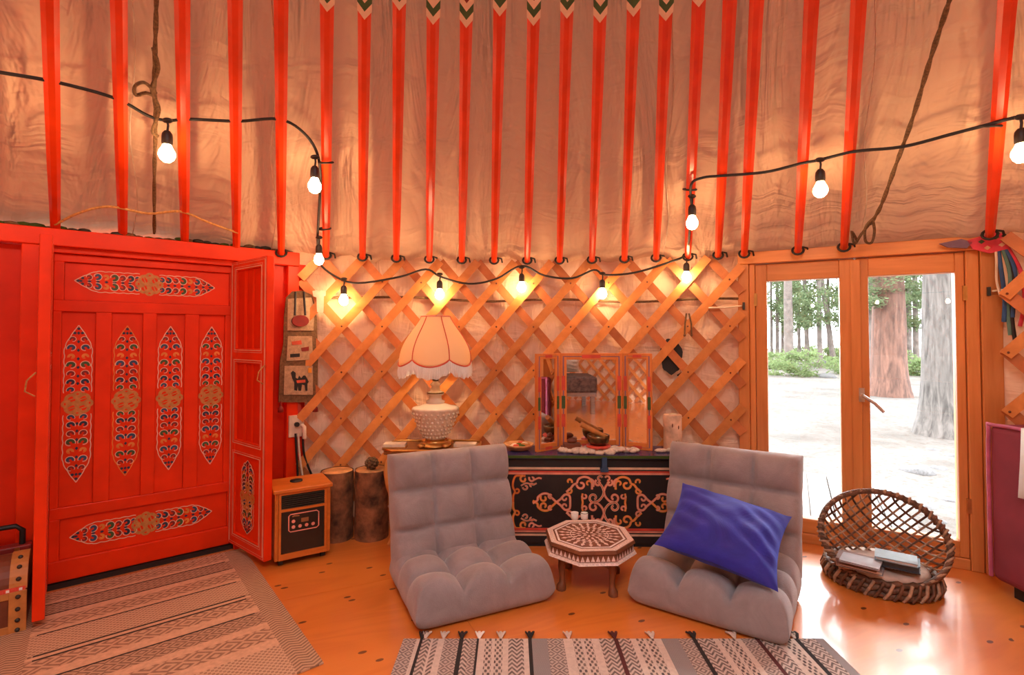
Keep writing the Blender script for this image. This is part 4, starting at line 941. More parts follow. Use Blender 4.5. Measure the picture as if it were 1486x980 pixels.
# ================================================================== LAMP TABLE, LAMP
TZ = 0.500
tb = empty('lamp_table', (-0.425, 2.80, 0)); tag(tb, 'dark wooden side table with curved gilt legs behind the floor chair', 'table')
pl = [(-0.25, -0.10), (-0.20, -0.135), (0.20, -0.135), (0.25, -0.10), (0.25, 0.09), (0.20, 0.13), (-0.20, 0.13), (-0.25, 0.09)]
MB().prism(pl, TZ - 0.024, TZ).build('top', 'table_wood', tb, bevel=0.006)
MB().box(-0.19, 0.19, -0.11, 0.10, TZ - 0.085, TZ - 0.025).build('apron', 'table_wood', tb)
mb = MB(); mb.tube([(x, y, TZ + 0.003) for x, y in pl], 0.007, 6, closed=True); mb.build('gilt_edge', 'brass', tb)
for sx in (-1, 1):
    for y, sy in ((-0.10, -1), (0.085, 1)):
        MB().tube(smooth_pts([(sx * 0.195, y, TZ - 0.03), (sx * 0.225, y + sy * 0.012, TZ - 0.10), (sx * 0.205, y, TZ - 0.25), (sx * 0.188, y - sy * 0.005, 0.10), (sx * 0.215, y + sy * 0.012, 0.012)], 5), [0.022] * 4 + [0.020] * 5 + [0.015] * 5 + [0.011] * 5 + [0.010, 0.012], 8).build('leg', 'gilt_leg', tb)
lx, ly = -0.418, 2.805
lp = empty('table_lamp', (lx, ly, TZ)); tag(lp, 'table lamp with cut glass base and scalloped cream fringed shade', 'lamp')
mb = MB(); mb.lathe([(0.075, 0), (0.088, 0.004), (0.088, 0.012), (0.062, 0.020), (0.05, 0.03), (0.055, 0.038)], 28)
for k in range(4): a = pi / 4 + k * pi / 2; mb.sphere((0.092 * cos(a), 0.092 * sin(a), 0.013), 0.022, 8, 6, 0, 1, 1, 0.6)
mb.build('foot', 'brass', lp)
pf = []
for i in range(22): s = i / 21; pf.append((0.050 + 0.078 * s ** 0.75, 0.04 + 0.165 * s))
MB().lathe(pf + [(0.118, 0.213), (0.085, 0.218), (0.048, 0.232)], 72, fn=lambda a, z: 1 + (0.035 * cos(18 * a + (pi if int(z / 0.022) % 2 else 0)) if z < 0.205 else 0)).build('glass_urn', 'lamp_glass', lp)
mb = MB()
for r in range(7):
    z = 0.055 + 0.021 * r; rr = 0.053 + 0.078 * ((z - 0.04) / 0.165) ** 0.75
    for k in range(24): a = 2 * pi * (k + 0.5 * (r % 2)) / 24; mb.sphere((rr * cos(a), rr * sin(a), z), 0.0072, 6, 4)
mb.build('glass_beads', 'lamp_glass', lp)['kind'] = 'stuff'
MB().lathe([(0.048, 0.232), (0.052, 0.244), (0.035, 0.252), (0.032, 0.272), (0.046, 0.280), (0.046, 0.292), (0.028, 0.30), (0.022, 0.325), (0.030, 0.335), (0.014, 0.35), (0.012, 0.42)], 24).build('neck', 'lamp_glass', lp)
MB().sphere((0, 0, 0.56), 0.028, 10, 7).build('lamp_bulb', 'lamp_bulb', lp)
MB().lathe([(0.040, 0.283), (0.047, 0.285), (0.047, 0.292), (0.040, 0.294)], 20).lathe([(0.012, 0.35), (0.018, 0.355), (0.018, 0.40), (0.010, 0.41), (0.006, 0.535)], 14).build('stem', 'bronze', lp)
# shade: six bulging panels
def shade_r(s): return 0.078 + 0.122 * sin(pi / 2 * s) ** 1.3
mb = MB(); n = 72; m_ = 18; vs = []; S0, S1 = 0.705, 0.472
for i in range(m_ + 1):
    s = i / m_
    for j in range(n):
        a = 2 * pi * j / n; sc = abs(sin(3 * (a + pi / 6 * 0 + pi / 2 / 3 * 0))); r = shade_r(s) * (1 - 0.05 * (1 - sc) * s); z = S0 + (S1 - S0) * s - 0.036 * (sc ** 0.8) * s ** 4
        vs.append((r * cos(a), r * sin(a), z))
fs = [(i * n + j, (i + 1) * n + j, (i + 1) * n + (j + 1) % n, i * n + (j + 1) % n) for i in range(m_) for j in range(n)]
mb.add(vs, fs, 0, True); shd = mb.build('shade', 'shade', lp); so = shd.modifiers.new('thick', 'SOLIDIFY'); so.thickness = 0.003
edge = vs[m_ * n:]
MB().tube([Vector(p_) * 1.006 for p_ in edge], 0.0042, 6, closed=True).build('trim_braid', 'scroll_red', shd)
for k in range(6):
    j = k * 12; MB().tube([Vector((vs[i * n + j][0] * 1.008, vs[i * n + j][1] * 1.008, vs[i * n + j][2])) for i in range(m_ + 1)], 0.0028, 5).build('rib_braid', 'scroll_red', shd)
MB().tube([(0.078 * cos(a), 0.078 * sin(a), S0) for a in [2 * pi * k / 36 for k in range(36)]], 0.004, 6, closed=True).build('top_braid', 'pinkline', shd)
mb = MB()
for k in range(216):
    j = k / 3.0; a_ = int(j) % n; b_ = (a_ + 1) % n; f_ = j - int(j); p_ = Vector(edge[a_]).lerp(Vector(edge[b_]), f_) ; L_ = 0.062 + 0.004 * sin(k * 7.0); d_ = Vector((p_.x, p_.y, 0)).normalized()
    mb.tube([p_ * 1.0, p_ + d_ * 0.004 + Vector((0, 0, -L_ * 0.5)), p_ + d_ * 0.004 * cos(k) + Vector((0, 0, -L_))], [0.0036, 0.0036, 0.0028], 4)
mb.build('fringe', 'white', shd)['kind'] = 'stuff'
# small things on the table
for (px, lab) in ((580, 'thin cream booklet left of the lamp foot'), (678, 'thin cream booklet right of the lamp foot')):
    q = flo(px, 643, TZ); bkk = empty('booklet', (q.x, 2.765, TZ), rad(2 if px < 600 else -3)); tag(bkk, lab, 'booklet')
    MB().box(-0.062, 0.062, -0.03, 0.04, 0.0, 0.006).build('cover', 'leather', bkk); MB().box(-0.058, 0.058, -0.031, 0.038, 0.0065, 0.022).build('pages', 'offwhite', bkk)

# ================================================================== HEATER, LOGS, WALL THINGS
hl, hr = flo(398, 826), flo(479, 808); ha = math.atan2(hr.y - hl.y, hr.x - hl.x); hw = (hr - hl).length
ht = empty('space_heater', hl, ha); tag(ht, 'orange wood cabinet heater with black control panel beside the door', 'heater')
Hh = 0.362; z0 = 0.03; dpt = 0.22
MB().box(0, 0.016, 0.0, dpt, z0, Hh - 0.014).build('side', 'heater_wood', ht, bevel=0.003); MB().box(hw - 0.016, hw, 0.0, dpt, z0, Hh - 0.014).build('side', 'heater_wood', ht, bevel=0.003)
MB().box(-0.008, hw + 0.008, -0.012, dpt, Hh - 0.014, Hh + 0.004).build('top', 'heater_wood', ht, bevel=0.004)
fr_ = MB(); fw = 0.028; fr_.box(0.017, fw, 0.0, 0.012, z0, Hh - 0.015); fr_.box(hw - fw, hw - 0.017, 0.0, 0.012, z0, Hh - 0.015); fr_.box(fw, hw - fw, 0.0, 0.012, z0, z0 + 0.028); fr_.box(fw, hw - fw, 0.0, 0.012, Hh - 0.105, Hh - 0.093); fr_.box(fw, hw - fw, 0.0, 0.012, Hh - 0.026, Hh - 0.015)
fr_.build('front_frame', 'heater_wood', ht)
MB().box(0.017, hw - 0.017, 0.014, dpt - 0.002, z0 + 0.002, Hh - 0.016).build('case', 'black', ht)
mb = MB()
for k in range(7): mb.box(fw, hw - fw, 0.003, 0.013, Hh - 0.092 + k * 0.0095, Hh - 0.088 + k * 0.0095)
mb.build('grille', 'grille', ht)
cp = MB().box(fw + 0.001, hw - fw - 0.001, 0.004, 0.013, z0 + 0.029, Hh - 0.106).build('control_panel', 'panel_dark', ht)
mb = MB(); mb.ribbon([(0.062, 0.165), (0.07, 0.157), (hw - 0.065, 0.157), (hw - 0.055, 0.165), (hw - 0.055, 0.232), (hw - 0.065, 0.24), (0.07, 0.24), (0.062, 0.232)], 0.005, 0.0032, 0, closed=True)
mb.flat([(0.118, 0.195), (0.152, 0.195), (0.152, 0.215), (0.118, 0.215)], 0.0032, 1)
for (x, z) in ((0.083, 0.205), (0.083, 0.178), (0.113, 0.178), (0.143, 0.178), (0.173, 0.178)): mb.flat([(x + 0.0085 * cos(a), z + 0.0085 * sin(a)) for a in [2 * pi * k / 12 for k in range(12)]], 0.0030, 0)
mb.ribbon([(0.078, 0.228), (0.086, 0.231), (0.11, 0.229)], 0.006, 0.003, 1); mb.build('control_markings', ['pinkline', 'lcd'], cp)
for x in (0.03, hw - 0.03):
    for y in (0.03, dpt - 0.03): MB().tube([(x - 0.01, y, 0.015), (x + 0.01, y, 0.015)], 0.015, 10).build('caster', 'black', ht)
MB().lathe([(0.03, 0.0), (0.03, 0.006), (0.02, 0.008), (0.001, 0.008)], 16, (hw * 0.45, dpt * 0.55, Hh + 0.004)).build('knob', 'black', ht)
def logm(name, label, x, y, r, h, seed):
    root = empty(name, (x, y, 0)); tag(root, label, 'log'); mb = MB(); n = 40; m_ = 22; vs = []
    for i in range(m_ + 1):
        z = h * i / m_
        for j in range(n):
            a = 2 * pi * j / n; d = 1 + 0.05 * mnoise.noise(Vector((cos(a) * 1.4, sin(a) * 1.4, z * 3 + seed))) + 0.05 * mnoise.noise(Vector((cos(a) * 7, sin(a) * 7, z * 9 + seed))) + 0.012 * (j % 2); vs.append((r * d * cos(a), r * d * sin(a), z))
    mb.add(vs, [(i * n + j, i * n + (j + 1) % n, (i + 1) * n + (j + 1) % n, (i + 1) * n + j) for i in range(m_) for j in range(n)], 0, True); mb.build('bark', 'bark', root)
    MB().lathe([(0.001, 0), (r * 0.95, 0), (r * 0.95, h - 0.002), (r * 0.6, h + 0.004), (r * 0.3, h + 0.003), (0.001, h + 0.004)], 28).build('cut_face', 'cutwood', root); return root
lg1 = logm('firewood_log', 'upright bark covered log next to the heater', -0.955, 2.815, 0.084, 0.365, 1)
lg2 = logm('firewood_log', 'upright bark covered log with a pine cone on top', -0.772, 2.835, 0.090, 0.368, 5)
mb = MB()
for k in range(40):
    s = k / 40; a = k * 2.4; rr = 0.03 * sin(pi * (0.12 + 0.8 * s)); p_ = Vector((rr * cos(a), rr * sin(a), 0.008 + 0.055 * s)); mb.sphere(p_, 0.011, 5, 4, 0, 1, 1, 0.7)
mb.sphere((0, 0, 0.032), 0.027, 8, 6)
tag(mb.build('pine_cone', 'felt_dark', None, (-0.765, 2.81, 0.371)), 'dark pine cone standing on the log', 'pine cone')

nin = Vector((du.y, -du.x, 0))      # inward normal of the door wall
# hanging pocket organiser on the right outer jamb
op = D0 + du * 0.675 + nin * 0.066
og = empty('pocket_hanging', op, DANG); tag(og, 'felt pocket hanging with camel picture on the red door post', 'wall hanging')
def ol(px, py): return on_plane(px, py, op, du)
def opoly(l): return [ol(*p_) for p_ in l]
def slabxz(mb, poly, y0, y1, mat=0):
    n = len(poly); vs = [(x, y0, z) for x, z in poly] + [(x, y1, z) for x, z in poly]
    mb.add(vs, [list(range(n)), list(range(n, 2 * n))[::-1]] + [(i, n + i, n + (i + 1) % n, (i + 1) % n) for i in range(n)], mat); return mb
outl = opoly([(404, 584), (460, 584), (461, 520), (459, 450), (452, 428), (438, 422), (424, 423), (415, 432), (412, 460), (411, 500), (406, 525)])
slabxz(MB(), outl, -0.006, 0.004).build('backing', 'felt_dark', og)
for k, l in enumerate([[(417, 434), (451, 432), (455, 446), (454, 480), (416, 480)], [(417, 488), (452, 488), (453, 522), (415, 524)], [(412, 531), (453, 531), (453, 573), (411, 573)]]):
    slabxz(MB(), opoly(l), -0.012, -0.0065).build('pocket', 'felt', og)
AP = ['black', 'scroll_red', 'maroon', 'scroll_orange']
def shp(l, m): slabxz(MB(), opoly(l), -0.0138 - 0.0006 * m, -0.0122).build('applique', AP[m], og)
shp([(421, 541), (424, 538), (428, 541), (428, 548), (431, 550), (433, 545), (436, 549), (439, 545), (442, 545), (445, 550), (447, 554), (445, 557), (445, 567), (442, 567), (441, 559), (437, 558), (436, 567), (432, 567), (431, 560), (430, 567), (426, 566), (426, 555), (423, 549)], 0)
shp([(429, 552), (442, 551), (442, 555), (430, 556)], 1); shp([(422, 496), (436, 494), (437, 500), (423, 501)], 1); shp([(436, 505), (447, 503), (447, 509), (437, 510)], 2); shp([(420, 514), (434, 513), (434, 518), (420, 519)], 0); shp([(446, 534), (451, 534), (451, 541), (446, 541)], 3)
cxp, czp = ol(434, 466); r_ = 0.045; fp = MB()
slabxz(fp, [(cxp + r_ * cos(2 * pi * k / 16), czp + 0.7 * r_ * sin(2 * pi * k / 16)) for k in range(16)], -0.03, -0.013); fp.build('round_purse', 'maroon', og)
a1, b1 = ol(428, 424), ol(440, 424); a2, b2 = ol(426, 458), ol(441, 458)
MB().tube([(a1[0], -0.012, a1[1]), (a2[0], -0.026, a2[1])], 0.006, 6).tube([(b1[0], -0.012, b1[1]), (b2[0], -0.026, b2[1])], 0.006, 6).build('strap', 'black', og)
for px in (407, 457):
    x, z = ol(px, 584); mb = MB(); mb.tube([(x, -0.004, z + 0.004), (x, -0.006, z - 0.02)], 0.006, 6); mb.lathe([(0.006, -0.02), (0.014, -0.03), (0.016, -0.052), (0.006, -0.054)][::-1], 8, (x, -0.006, z)); mb.build('tassel', 'maroon', og)
# paper tag
q = wall_hit(463, 437, RL - 0.012); pg = MB(); pl_ = [(-0.035, 0.055), (-0.012, 0.06), (0.0, 0.052), (0.012, 0.06), (0.036, 0.055), (0.034, 0.03), (0.026, 0.028), (0.024, -0.06), (0.018, -0.066), (-0.01, -0.062), (-0.014, 0.02), (-0.03, 0.025)]
slabxz(pg, pl_, -0.003, 0.003); tag(pg.build('paper_tag', 'offwhite', None, q, DANG * 0.5), 'white paper cut-out pinned to the lattice by the pocket hanging', 'paper')
# power box with cables
bp_ = D0 + du * 0.684 + nin * 0.030; ob = empty('power_box', bp_ + Vector((0, 0, 0)), DANG); tag(ob, 'white electrical box with dangling cables on the door post', 'power box')
x0_, zt_ = on_plane(417, 603, bp_, du); x1_, zb_ = on_plane(439, 632, bp_, du)
MB().box(x0_, x1_, -0.03, 0, zb_, zt_).build('box', 'offwhite', ob, bevel=0.004)
MB().tube([(x0_ + 0.04, -0.03, zb_ + 0.07), (x0_ + 0.04, -0.045, zb_ + 0.07)], 0.013, 10).build('plug', 'black', ob)
MB().tube([(x0_ + 0.07, -0.03, zb_ + 0.06), (x0_ + 0.075, -0.05, zb_ + 0.055), (x1_ - 0.005, -0.05, zb_ - 0.01)], 0.011, 8).build('plug', 'offwhite', ob)
for k, (xx, mt, ex) in enumerate(((0.035, 'black', 0.03), (0.05, 'offwhite', 0.06), (0.075, 'black', 0.13))):
    MB().tube(smooth_pts([(x0_ + xx, -0.03, zb_ + 0.02), (x0_ + xx + 0.005, -0.04, zb_ - 0.10), (x0_ + xx + ex * 0.5, -0.04, zb_ - 0.25), (x0_ + xx + ex, -0.03, 0.30)], 6), 0.006, 6).build('cable', mt, ob)
x_, z_ = on_plane(427, 592, bp_, du); slabxz(MB(), [(x_ - 0.03, z_ - 0.035), (x_ + 0.04, z_ - 0.03), (x_ + 0.03, z_ + 0.02), (x_, z_ + 0.04)], -0.012, -0.004).build('orange_tag', 'stripe_red', ob)
# dark felt leaf behind lattice + hanging hooks
q = wall_hit(974, 517, RL + 0.040); mb = MB(); pl_ = [(0.062 * cos(a) * (1 + 0.08 * sin(5 * a)), 0.105 * sin(a) * (1 + 0.06 * sin(7 * a))) for a in [2 * pi * k / 28 for k in range(28)]]
slabxz(mb, pl_, -0.004, 0.004); slabxz(mb, [(0.03, -0.11), (0.06, -0.09), (0.10, -0.075), (0.085, -0.11), (0.05, -0.135)], -0.004, 0.004)
tag(mb.build('black_felt_patch', 'black', None, q, -phi_px(974)), 'ragged black felt patch tucked behind the lattice beside the mirror', 'felt patch')
q = wall_hit(998, 455, RL - 0.010); mb = MB()
for dx in (-0.018, 0.018): mb.tube([(dx * 0.4, 0, 0), (dx, -0.006, -0.06), (dx * 1.1, -0.004, -0.12)], 0.005, 6); mb.sphere((dx * 1.1, -0.004, -0.125), 0.008, 6, 5)
tag(mb.build('cord_pair', 'felt_dark', None, q), 'pair of short dark cords hanging on the lattice above the felt patch', 'cord')
q0, q1 = wall_hit(1028, 447, RL - 0.02), W0 - wu * (WH - 0.02) - wn * 0.075; q1.z = wl(1085, 445)[1]
tag(MB().tube([q0, (q0 + q1) / 2 + Vector((0, 0, -0.004)), q1], 0.0045, 6).build('tie_cord', 'offwhite'), 'pale cord tied from the lattice to the left window jamb', 'cord')
q1 = W0 + wu * (WH - 0.04) - wn * 0.078; q1.z = wl(1418, 425)[1]; q0 = cyl(phi_wr + rad(3), RL - 0.02, q1.z + 0.02)
tag(MB().tube([q1, (q0 + q1) / 2, q0], 0.0045, 6).build('tie_cord', 'offwhite'), 'pale cord tied from the right window jamb to the lattice past it', 'cord')
# ribbons on the last pole
rb = empty('ribbon_bundle', W0 + wu * (WH - 0.03) - wn * 0.09 + Vector((0, 0, ZH + 0.02)), WANG); tag(rb, 'bright patterned cloth and ribbons tied at the foot of the pole by the window', 'ribbons')
mb = MB()
def cloth(pts, mat): slabxz(mb, pts, -0.008, 0.004, mat)
cloth([(-0.20, 0.015), (-0.12, 0.03), (-0.08, 0.01), (-0.10, -0.015), (-0.17, -0.005)], 0); cloth([(-0.10, 0.02), (0.0, 0.05), (0.05, 0.03), (0.04, -0.03), (-0.02, -0.045), (-0.08, -0.02)], 1)
for (x, z, k) in ((-0.05, 0.01, 2), (0.0, 0.025, 2), (0.02, -0.01, 3), (-0.03, -0.02, 3), (0.03, 0.03, 2)): slabxz(mb, [(x - 0.012, z), (x, z + 0.01), (x + 0.012, z), (x, z - 0.01)], -0.011, -0.0085, k)
mb.build('patterned_cloth', ['ribbon_purple', 'ribbon_pink', 'green', 'scroll_cream'], rb)
for k, (x, L_, mt, w_) in enumerate(((0.0, 0.24, 'offwhite', 0.008), (0.015, 0.36, 'ribbon_blue', 0.013), (0.045, 0.42, 'ribbon_teal', 0.012), (0.06, 0.34, 'ribbon_blue', 0.012), (0.08, 0.38, 'ribbon_pink', 0.012), (0.055, 0.46, 'black', 0.012))):
    pts = smooth_pts([(x * 0.4, 0, 0.0), (x, -0.012, -L_ * 0.35), (x + 0.012 * sin(k * 2), -0.008, -L_ * 0.7), (x + 0.01 * cos(k), -0.012, -L_)], 5); MB().tube(pts, w_ * 0.65, 6, flat=0.3).build('ribbon', mt, rb)

# ================================================================== LITTLE OCTAGONAL TABLE
oc = (flo(855, 776, 0.205)); ot = empty('octagonal_table', (oc.x, oc.y, 0), rad(3)); tag(ot, 'small carved octagonal table with pale inlay between the floor chairs', 'table')
def octo(r, a=pi / 8): return [(r * cos(a + k * pi / 4), r * sin(a + k * pi / 4)) for k in range(8)]
RO = 0.205; ZO = 0.205
MB().frustum(octo(RO * 0.99), ZO - 0.012, octo(RO * 0.97), ZO).build('top', 'tabwood', ot)
MB().frustum(octo(RO * 0.955), ZO - 0.046, octo(RO * 0.935), ZO - 0.0125).build('apron', 'tabwood', ot)
MB().frustum(octo(RO * 1.02), ZO - 0.056, octo(RO * 0.99), ZO - 0.0465).build('lower_moulding', 'inlay', ot)
mb = MB()
for r, w_, k in ((0.925, 0.012, 0), (0.855, 0.014, 0), (0.76, 0.010, 1), (0.895, 0.003, 1)): mb.ribbon([(x * r, y * r) for x, y in octo(RO)], w_, ZO + 0.0012, k, closed=True, ax='xy')
for k in range(8):
    p0 = Vector((*octo(RO * 0.955)[k], 0)); p1 = Vector((*octo(RO * 0.955)[(k + 1) % 8], 0))
    for q in range(7):
        c = p0.lerp(p1, (q + 0.5) / 7); d_ = (p1 - p0).normalized(); o_ = Vector((c.x, c.y, 0)).normalized() * 0.0016
        mb.add([c - d_ * 0.009 + o_ + Vector((0, 0, ZO - 0.043)), c + d_ * 0.009 + o_ + Vector((0, 0, ZO - 0.043)), c + o_ * 0.4 + Vector((0, 0, ZO - 0.020))], [(0, 1, 2)], 0)
mb.build('inlay_border', ['inlay', 'inlay_white'], ot)
mb = MB()
for r, n_, s_ in ((0.120, 22, 0.015), (0.096, 22, 0.013), (0.072, 18, 0.013), (0.048, 13, 0.012), (0.022, 7, 0.011)):
    for k in range(n_):
        a = 2 * pi * k / n_; c = (r * cos(a), r * sin(a)); mb.flat([(c[0] + s_ * cos(a) * 1.3, c[1] + s_ * sin(a) * 1.3), (c[0] - s_ * 0.6 * sin(a), c[1] + s_ * 0.6 * cos(a)), (c[0] - s_ * cos(a), c[1] - s_ * sin(a)), (c[0] + s_ * 0.6 * sin(a), c[1] - s_ * 0.6 * cos(a))], ZO + 0.0015, 0, 'xy')
mb.ribbon(arc(0, 0, 0.084, 0.084, 0, 360, 40), 0.004, ZO + 0.0016, 0, ax='xy'); mb.build('inlay_rosette', ['inlay'], ot)
for k in range(4):
    a = rad(-62 + 90 * k); r = 0.150; x, y = r * cos(a), r * sin(a)
    MB().tube([(x, y, ZO - 0.055), (x * 1.0, y * 1.0, ZO - 0.075), (x * 1.02, y * 1.02, 0.10), (x, y, 0.055), (x * 1.0, y * 1.0, 0.03), (x * 1.04, y * 1.04, 0.018), (x * 1.04, y * 1.04, 0.0)], [0.022, 0.017, 0.016, 0.012, 0.014, 0.021, 0.021], 8).build('leg', 'tabwood', ot)
    for q in (0,):
        a2 = a + pi / 4; xm, ym = 0.150 * cos(a2), 0.150 * sin(a2)
        p0 = Vector((x, y, 0)); p1 = Vector((0.150 * cos(a + pi / 2), 0.150 * sin(a + pi / 2), 0)); vs = []
        for i in range(11):
            s = i / 10; c = p0.lerp(p1, s); vs += [(c.x, c.y, ZO - 0.056), (c.x, c.y, ZO - 0.068 - 0.035 * abs(2 * s - 1) ** 1.5)]
        ap = MB(); ap.add(vs, [(2 * i, 2 * i + 1, 2 * i + 3, 2 * i + 2) for i in range(10)]); g_ = ap.build('arched_skirt', 'tabwood', ot); sm_ = g_.modifiers.new('thick', 'SOLIDIFY'); sm_.thickness = 0.012; sm_.offset = 0
for px, mt, lab in ((834, 0, 'small white cup on the octagonal table, standing clear of the green rim one'), (848, 1, 'small white cup with a greenish rim on the octagonal table')):
    q = flo(px, 754, ZO); c_ = MB(); c_.lathe([(0.012, 0), (0.017, 0.003), (0.0185, 0.030), (0.017, 0.031), (0.014, 0.008), (0.001, 0.007)], 18)
    o = empty('cup', (q.x, q.y, ZO + 0.001)); tag(o, lab, 'cup'); c_.build('cup_body', 'white', o)
    MB().lathe([(0.0172, 0.0305), (0.0188, 0.0305), (0.0188, 0.0325), (0.0172, 0.0325), (0.0172, 0.0305)], 18).build('rim', 'moss' if mt else 'white', o)

# ================================================================== BASKET CHAIR WITH BOOKS
bc = flo(1277, 843); bs = empty('wicker_basket', (bc.x, bc.y, 0), rad(-22)); tag(bs, 'round wicker basket bed with open net back, holding books', 'basket')
RB = 0.205
mb = MB()
for r, z, tr in ((RB, 0.016, 0.015), (RB * 1.01, 0.040, 0.014), (RB * 0.97, 0.062, 0.013)):
    mb.tube([(r * cos(a) , r * sin(a) * 0.92, z + 0.006 * sin(a * 20)) for a in [2 * pi * k / 64 for k in range(64)]], tr, 6, closed=True)
for k in range(40):
    a = 2 * pi * k / 40; r0, r1 = RB * 1.04, RB * 1.04; a2 = a + 0.16
    mb.tube([(r0 * cos(a), r0 * sin(a) * 0.93, 0.004), (RB * 1.10 * cos((a + a2) / 2), RB * 1.10 * sin((a + a2) / 2) * 0.93, 0.035), (r1 * cos(a2), r1 * sin(a2) * 0.93, 0.07)], 0.007, 5, mat=k % 2)
mb.build('base', ['wicker', 'wicker_pale'], bs)
# hoop: tilted ring, from low front to high back; net dome behind it
HCn = Vector((0.0, -0.055, 0.212)); hax = Vector((1, 0, 0)); hay = Vector((0, 0.5, 0.866)).normalized() ; hn = hax.cross(hay)   # hn points to the front/up
RHX, RHY = 0.236, 0.200
hp = lambda a, k=1.0: HCn + hax * (RHX * k * cos(a)) + hay * (RHY * k * sin(a))
mb = MB()
mb.tube([hp(2 * pi * k / 60) for k in range(60)], 0.012, 8, closed=True)
for q in range(2): mb.tube([hp(2 * pi * k / 160) + Vector((0.012 * cos(k * 1.25 + q * pi), 0.012 * sin(k * 1.25 + q * pi), 0.012 * cos(k * 1.25 + q * pi + 1))) for k in range(160)], 0.0055, 5, closed=True, mat=q)
mb.build('rim_hoop', ['wicker', 'wicker_pale'], bs)
def dome(x, y):   # unit disc of the hoop -> net shell behind it
    r2 = min(1.0, x * x + y * y); p_ = HCn + hax * (RHX * x) + hay * (RHY * y) - hn * (0.20 * math.sqrt(1 - r2)); p_.z = max(p_.z, 0.03); return p_
mb = MB(); NL = 8
for sg in (1, -1):
    for k in range(-NL + 1, NL):
        c = k / NL; h = math.sqrt(1 - c * c); dv = (cos(pi / 4), sg * sin(pi / 4)); nv_ = (-dv[1], dv[0])
        mb.tube([dome(nv_[0] * c + dv[0] * h * t_, nv_[1] * c + dv[1] * h * t_) for t_ in [sin(pi / 2 * (i / 7 - 1)) for i in range(15)]], 0.0050, 5, mat=(k + sg) % 2)
mb.build('net_back', ['wicker', 'wicker_pale'], bs)['kind'] = 'stuff'
pd = MB()
pd.lathe([(0.001, 0.062), (0.165, 0.062), (0.18, 0.075), (0.165, 0.090), (0.10, 0.094), (0.001, 0.095)], 32, (0, -0.01, 0), fn=lambda a, z: 1 - 0.05 * abs(sin(a))); pd.build('pad', 'sheet', bs)
def book(px, py, z, w, d, h, rz, cov, lab, edge='paper'):
    q = flo(px, py, z); o = empty('book', (q.x, q.y, z), rz); tag(o, lab, 'book')
    MB().box(-w / 2, w / 2, -d / 2, d / 2, 0, 0.003).box(-w / 2, w / 2, -d / 2, d / 2, h - 0.003, h).box(-w / 2, -w / 2 + 0.004, -d / 2, d / 2, 0.003, h - 0.003).build('cover', cov, o)
    MB().box(-w / 2 + 0.005, w / 2 - 0.004, -d / 2 + 0.004, d / 2 - 0.004, 0.0035, h - 0.0035).build('pages', edge, o)
book(1249, 822, 0.097, 0.165, 0.12, 0.016, rad(-40), 'book_gray', 'thin grey book at the bottom of the pile in the basket')
book(1308, 824, 0.097, 0.12, 0.10, 0.022, rad(-32), 'book_brown', 'brown book under the dark notebook in the basket')
book(1244, 818, 0.114, 0.145, 0.11, 0.024, rad(-40), 'book_brown', 'thick brown book with grey top lying on the thin grey book', 'book_brown')
book(1249, 816, 0.1385, 0.14, 0.105, 0.008, rad(-42), 'book_gray', 'slim grey booklet lying on the thick brown book')
book(1304, 821, 0.120, 0.145, 0.105, 0.030, rad(-38), 'book_blue', 'dark blue notebook stack on the brown book', 'book_blue')
book(1300, 812, 0.151, 0.145, 0.105, 0.014, rad(-36), 'book_teal', 'pale blue book on top of the dark blue notebook')

# ================================================================== PURPLE SOFA END, STUDDED CHEST
pu = empty('purple_sofa', (2.165, 1.74, 0)); tag(pu, 'end of a plum purple upholstered sofa beside the window', 'sofa')
o = MB().box(-0.095, 0.095, -0.50, 0.50, 0.05, 0.715).build('arm', 'purple', pu); bv = o.modifiers.new('bevel', 'BEVEL'); bv.width = 0.03; bv.segments = 4
mb = MB(); x = -0.098; e = 0.012
mb.tube(smooth_pts([(x + 0.006, 0.498, 0.06), (x + 0.004, 0.498, 0.35), (x + 0.006, 0.497, 0.68), (x + 0.006, 0.47, 0.713), (x + 0.006, 0.2, 0.714), (x + 0.006, -0.49, 0.714)], 4), 0.008, 6); mb.build('piping', 'piping', pu)
for y in (-0.40, 0.40): MB().box(-0.06, 0.06, y - 0.03, y + 0.03, 0, 0.05).build('foot', 'black', pu)
sh = MB(); vs = []
for i in range(13):
    y = -0.46 + 0.80 * i / 12
    for (xx, zz_) in ((0.105, 0.45), (0.10, 0.724), (-0.106, 0.724), (-0.112 - 0.006 * sin(i * 2.1), 0.60), (-0.115 - 0.01 * sin(i * 1.7), 0.44 - 0.02 * sin(i * 2.6))): vs.append((xx, y, zz_))
sh.add(vs, [(i * 5 + j, i * 5 + j + 1, (i + 1) * 5 + j + 1, (i + 1) * 5 + j) for i in range(12) for j in range(4)], 0, True)
so_ = tag(sh.build('white_throw', 'white', None, (2.165, 1.74, 0)), 'white cloth draped over the purple sofa end', 'throw'); k_ = so_.modifiers.new('thick', 'SOLIDIFY'); k_.thickness = 0.004; k_.offset = 1
tr = flo(36, 916); tc = empty('studded_chest', tr, DANG); tag(tc, 'small domed leather strapped chest with studs beside the red door', 'chest')
wd, dp_, hb = 0.42, 0.20, 0.155
MB().box(-wd, 0, 0, dp_, 0, hb).build('body', 'leather_dark', tc, bevel=0.004)
lidp = [(0.0, 0.0)] + [(dp_ / 2 - dp_ / 2 * cos(a), 0.105 * sin(a)) for a in [pi * k / 14 for k in range(1, 14)]] + [(dp_, 0.0)]
